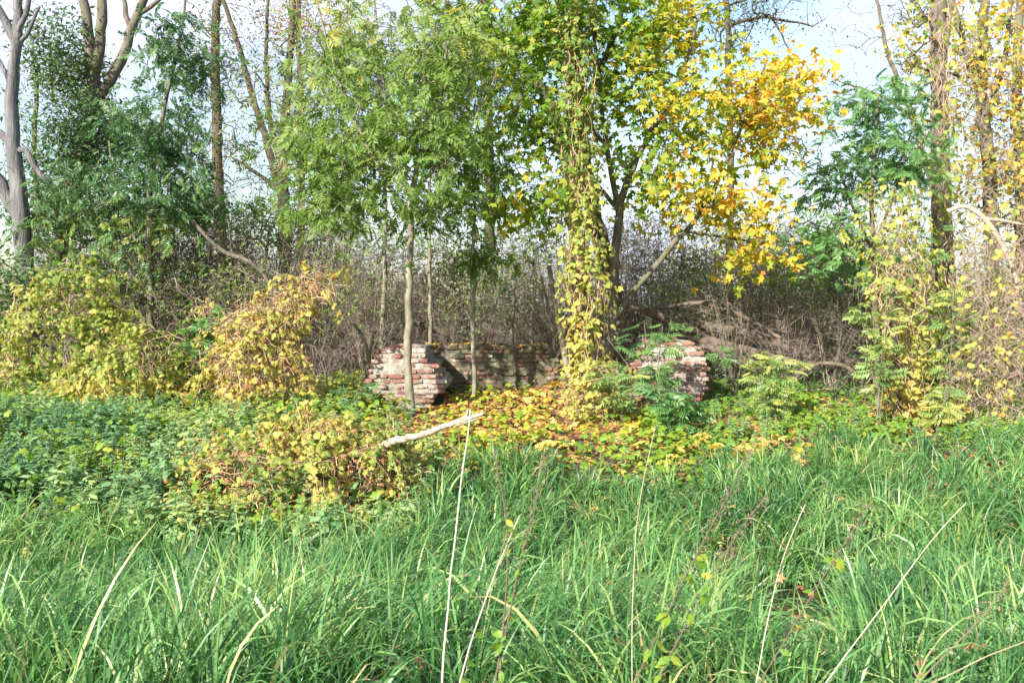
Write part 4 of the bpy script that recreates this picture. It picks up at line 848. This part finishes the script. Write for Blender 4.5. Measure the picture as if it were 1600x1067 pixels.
Zv = norm(np.stack([tl[:, 0], tl[:, 1], np.ones(N)], 1)); Xv = norm(np.stack([np.cos(a), np.sin(a), 0*a], 1)); Yv = norm(np.cross(Zv, Xv)); Xv = np.cross(Yv, Zv); R = np.stack([Xv, Yv, Zv], -1)
T = np.clip(.45+.3*noise2(P[:, 0], P[:, 1], 1.7, 8)+np.where(px > 260, .14, 0)+rng.normal(0, .15, N), 0, 1); w_ = rng.integers(0, 3, N)
for k in range(3): s_ = w_ == k; inst(mb, NT[k], P[s_], R[s_], hh[s_], T[s_])
stuff(mb.obj('nettle_patch', M['nettle'], smooth=False), 'thick patch of stinging nettles on the left bank')
# low herbs with round leaves
P, px, py = gpts(60000, 8.2, 17.5); n0 = noise2(P[:, 0], P[:, 1], 2.1, 2)
pr = np.interp(px, [-100, 560, 640, 900, 1100, 1350, 1600], [.6, .6, .55, .75, .8, .55, .6])*np.clip(.5+.9*n0, .05, 1)*np.where((px > 640) & (px < 1000) & (py < 690), .25, 1)
ok = (py < gb(px)+15) & (py > 600) & (rng.uniform(size=len(px)) < pr) & ~ruinmask(P, .02); P, px, py = P[ok], px[ok], py[ok]; N = len(P); print('herbs', N)
P = P.copy(); P[:, 2] += rng.uniform(.03, .22, N)+np.where(px < 650, rng.uniform(0, .22, N), 0); D = rng.normal(0, 1, (N, 3)); D[:, 2] = -.15; Nn = rng.normal(0, .4, (N, 3))+[-.2, -.35, 1]
mb = MB(); inst(mb, VINE, P, frames(D, Nn), rng.uniform(.05, .11, N), np.clip(np.interp(px, [0, 600, 900, 1200], [.35, .6, .55, .4])+.2*n0[ok]+rng.normal(0, .15, N), 0, 1))
stuff(mb.obj('ground_herbs', M['herb'], smooth=False), 'low green and yellow ground plants on the bank before the ruin')
# leaf litter
def lit(n, y0, y1, f, size=(.07, .15), name='leaf_litter', lab='', mk='litter', tint=lambda px, py, n: rng.beta(2, 1.6, n), zr=(.005, .05), flat=.35):
    P, px, py = gpts(n, y0, y1); pr = f(P, px, py); ok = (rng.uniform(size=n) < pr) & ~ruinmask(P, -.02); P, px, py = P[ok].copy(), px[ok], py[ok]; N = len(P)
    P[:, 2] += rng.uniform(*zr, N); mb = MB(); w_ = rng.integers(0, 3, N); a = rng.uniform(0, 6.28, N); D = np.stack([np.cos(a), np.sin(a), rng.normal(0, .2, N)], 1); R = frames(D, rng.normal(0, flat, (N, 3))+[0, -.1, 1]); s = rng.uniform(*size, N); T = tint(px, py, N)
    for k, tp in enumerate((MAPLE, MAPLE, OAK)): m_ = w_ == k; inst(mb, tp, P[m_], R[m_], s[m_], T[m_])
    print(name, N); return stuff(mb.obj(name, M[mk], smooth=False), lab)
def flit(P, px, py):
    d = np.interp(px, [-100, 540, 620, 700, 950, 1030, 1100, 1250, 1350, 1700], [.12, .2, .6, 1, 1, .8, .55, .5, .3, .2])
    d = d*np.where(py > 680, np.interp(py, [680, 760], [.8, .1]), 1)*np.where(py < 596, .4, 1)
    return d*np.clip(.8+.4*noise2(P[:, 0], P[:, 1], 2.5, 3), .25, 1)
lit(52000, 8.0, 19, flit, lab='carpet of fallen yellow and brown maple leaves around the ruin', tint=lambda px, py, n: np.clip(rng.beta(1.35, 1.5, n)+np.where((px > 700) & (px < 1020) & (py < 660), .05, -.06), 0, 1))
lit(9000, 3.4, 11, lambda P, px, py: np.where(py > gb(px)-20, .09, 0.), (.05, .10), 'ditch_litter', 'scattered brown leaves lying under the grass', 'brownleaf', zr=(.02, .25))
# individual leaves that catch the eye
lm = []
for key, tp, mk in (('m', MAPLE, 'litter'), ('o', OAK, 'brownleaf'), ('y', MAPLE, 'maple')):
    for q in range(5):
        mb = MB(); mb.add(tp[0]*[1, 1, 1.6], tp[1], tp[2], {'m': .45+.13*q, 'o': .3+.15*q, 'y': .6+.05*q}[key]); lm.append(mb.mesh('fallen_leaf', M[mk], False))
def drop(px, py, mi, size, lab, grp, lift=.05):
    y = 6.0
    for _ in range(40):
        z = float(gz(px2x(px, y), y))+lift; y = .5*y+.5*np.clip((CAMZ-z)*F/max(py-HZ, 40), 3.5, 17)
    o = bpy.data.objects.new('fallen_leaf', lm[mi]); COL.objects.link(o); o.location = (px2x(px, y), y, float(gz(px2x(px, y), y))+lift); o.scale = (size,)*3
    o.rotation_euler = (rng.normal(.35, .3), rng.normal(0, .3), rng.uniform(0, 6.28)); tag(o, lab, 'leaf', grp)
for (px, py) in [(207, 840), (905, 918), (1450, 888), (1150, 788), (1085, 870), (950, 905), (1330, 880), (1395, 965), (480, 965), (1100, 985), (650, 1020), (1540, 1005), (1225, 855), (1490, 800), (955, 1000), (1170, 925)]:
    drop(px, py, 5+random.randint(0, 4), random.uniform(.06, .10), 'brown oak leaf caught among the grass blades of the ditch', 'brown leaves caught in the grass', .28)
drop(1242, 940, 12, .12, 'yellow leaf floating at the edge of the puddle', None, .05); drop(1300, 925, 5, .12, 'orange leaf lying on flattened grass just above the puddle', None, .16)
for j in range(40): drop(rng.normal(1545, 22), rng.normal(718, 9), 5+random.randint(0, 4), .13, 'orange-brown leaf in the small heap under the brown vine tangle', 'leaf heap at the right edge', random.uniform(.02, .2))
for j in range(150): drop(rng.uniform(690, 1000), rng.uniform(600, 700), random.choice([1, 2, 3, 4, 3, 12, 13]), random.uniform(.12, .19), 'yellow-orange maple leaf lying on the leaf carpet before the ruin', 'maple leaves on the leaf carpet', random.uniform(.04, .10))
for j in range(70): drop(rng.normal(1170, 45), rng.normal(698, 14), random.choice([2, 3, 4, 12, 13, 0]), random.uniform(.11, .17), 'yellow maple leaf on the nettles right of the dark seedling', 'maple leaves right of the seedlings', random.uniform(.08, .25))
def topleaf(px, zf, Y, dy):
    o = bpy.data.objects.new('fallen_leaf', lm[random.randint(0, 3)]); COL.objects.link(o); o.location = (px2x(px, Y), Y+dy, zf); o.scale = (random.uniform(.09, .14),)*3; o.rotation_euler = (rng.normal(0, .3), rng.normal(0, .3), rng.uniform(0, 6.28))
    return o
for j in range(60): tag(topleaf(rng.uniform(665, 855), rowz(537, YB)+.0, YB, rng.uniform(.02, .3)), 'brown-yellow leaf lying on top of the mossy brick wall', 'leaf', 'leaves on the wall top')
for j in range(24): tag(topleaf(rng.uniform(600, 650), rowz(546, YL), YL, rng.uniform(.2, .6)), 'brown leaf lying on top of the pale left brick block', 'leaf', 'leaves on the left block')

# ------------------------------------------------------------------ tall dry stalks in front
def stalk(label, Y, pts, tint, r=1.0, seeds=0, leaves=0, grp=None, wob=.0012):
    r = r*.68; pts = [(a, b, r) for a, b in pts]; a, b = pts[0][:2]; a2, b2 = pts[1][:2]
    # extend to the ground
    gyr = gy(a, Y); sl_ = (a-a2)/(b-b2) if b != b2 else 0
    if b < gyr: pts = [(a+(gyr-b)*sl_*.7, gyr, r*1.1)]+pts
    q = smooth_path(PX(pts, Y), .09, wob*2); q = smooth_path(q, .03, 0); rr = q[:, 3]*np.linspace(1.1, .45, len(q))
    root = thing('dry_stalk', q[0, :3], label, 'plant stalk', grp); mb = MB(); tube(mb, q[:, :3], rr, 6, tint); mb.obj('stem', M['straw'], root)
    n = len(q)
    if seeds:
        seeds *= 3
        mb = MB(); i = (n-1-np.abs(rng.normal(0, n*.20, seeds))).astype(int).clip(0, n-1); P = q[i, :3]+rng.normal(0, .012, (seeds, 3)); inst(mb, LEAFLET, P, frames(rng.normal(size=(seeds, 3)), rng.normal(size=(seeds, 3))), rng.uniform(.007, .015, seeds), .25); mb.obj('seed_head', M['straw'], root, smooth=False, kind='stuff')
    if leaves:
        leaves = int(leaves*1.8); i = rng.integers(int(n*.25), int(n*.85), leaves); P = q[i, :3]; aa = rng.uniform(0, 6.28, leaves); D = np.stack([np.cos(aa), np.sin(aa)*.6, rng.uniform(-.9, .1, leaves)], 1); R = frames(D, rng.normal(0, .4, (leaves, 3))+[-.2, -.6, .8]); leafparts(root, 'leaf', 'oval_leaf', OVAL, 'herb', P, R, rng.uniform(.025, .055, leaves), rng.uniform(.25, .75, leaves), 300)
ST = [('tallest pale straw stalk, reaching the tip of the bleached branch', 3.0, [(690, 1067), (702, 930), (718, 780), (732, 670), (735, 640)], .95, 2.8, 0, 0),
      ('pale straw stalk leaning right beside the dark seedy stalk', 3.0, [(718, 1060), (745, 970), (770, 900), (800, 830), (812, 805)], .9, 2.3, 0, 3),
      ('dark seedy stalk leaning right toward the vine stump', 2.9, [(772, 1067), (790, 980), (812, 880), (832, 800), (848, 725), (852, 700)], .12, 2.6, 90, 9),
      ('dark bent stalk with thin tip crossing the seedy one', 2.9, [(780, 1067), (785, 960), (795, 880), (793, 820), (782, 740), (770, 695)], .15, 2.3, 40, 6),
      ('thin upright straw stalk right of the picture centre', 3.2, [(987, 1067), (988, 960), (990, 870), (1000, 770), (1018, 690), (1024, 665)], .75, 1.5, 0, 0),
      ('dark leafy stalk leaning right above the centre grass', 2.7, [(990, 1067), (1030, 980), (1080, 880), (1125, 800), (1165, 720), (1180, 690)], .12, 2.3, 80, 10),
      ('second dark leafy stalk, just right of the first leaning one', 2.7, [(1020, 1067), (1070, 985), (1110, 900), (1150, 830), (1200, 770)], .16, 2.0, 60, 10),
      ('pale thin stalk rising over the puddle', 3.0, [(1180, 1067), (1195, 990), (1212, 890), (1235, 830), (1258, 788)], .85, 1.8, 10, 0),
      ('dark purple stalk crossing in front of the puddle', 2.8, [(1185, 1067), (1240, 970), (1300, 880), (1340, 820), (1362, 780)], .1, 1.9, 60, 4),
      ('long pale stalk leaning far right over the ditch', 2.9, [(1285, 1067), (1350, 985), (1400, 920), (1445, 860), (1480, 800), (1510, 785)], .8, 2.0, 0, 0),
      ('ochre stalk lying low across the bottom right corner', 2.4, [(1445, 1067), (1520, 1035), (1570, 1010), (1640, 985)], .6, 2.6, 0, 3),
      ('brown stalk crossing the ochre one at the bottom right', 2.4, [(1430, 1067), (1480, 1020), (1530, 985), (1570, 940), (1580, 900)], .25, 2.2, 60, 2),
      ('short pale reed standing at the left of the seedy stalks', 5.6, [(480, 1000), (479, 930), (474, 870), (468, 830)], .75, 1.2, 0, 0),
      ('pair-forming pale reed next to the short one', 5.6, [(452, 1010), (455, 940), (462, 860), (458, 820)], .75, 1.2, 0, 0),
      ('yellow-topped stalk at the back edge of the right grass', 10.4, [(1330, 760), (1327, 735), (1318, 700), (1305, 680)], .75, 1.4, 8, 0)]
for s_ in ST: stalk(s_[0], s_[1], s_[2], s_[3], s_[4], s_[5], s_[6])
print('objects', len(bpy.data.objects), 'tris', sum(sum(len(p.vertices)-2 for p in []) for _ in [0]))
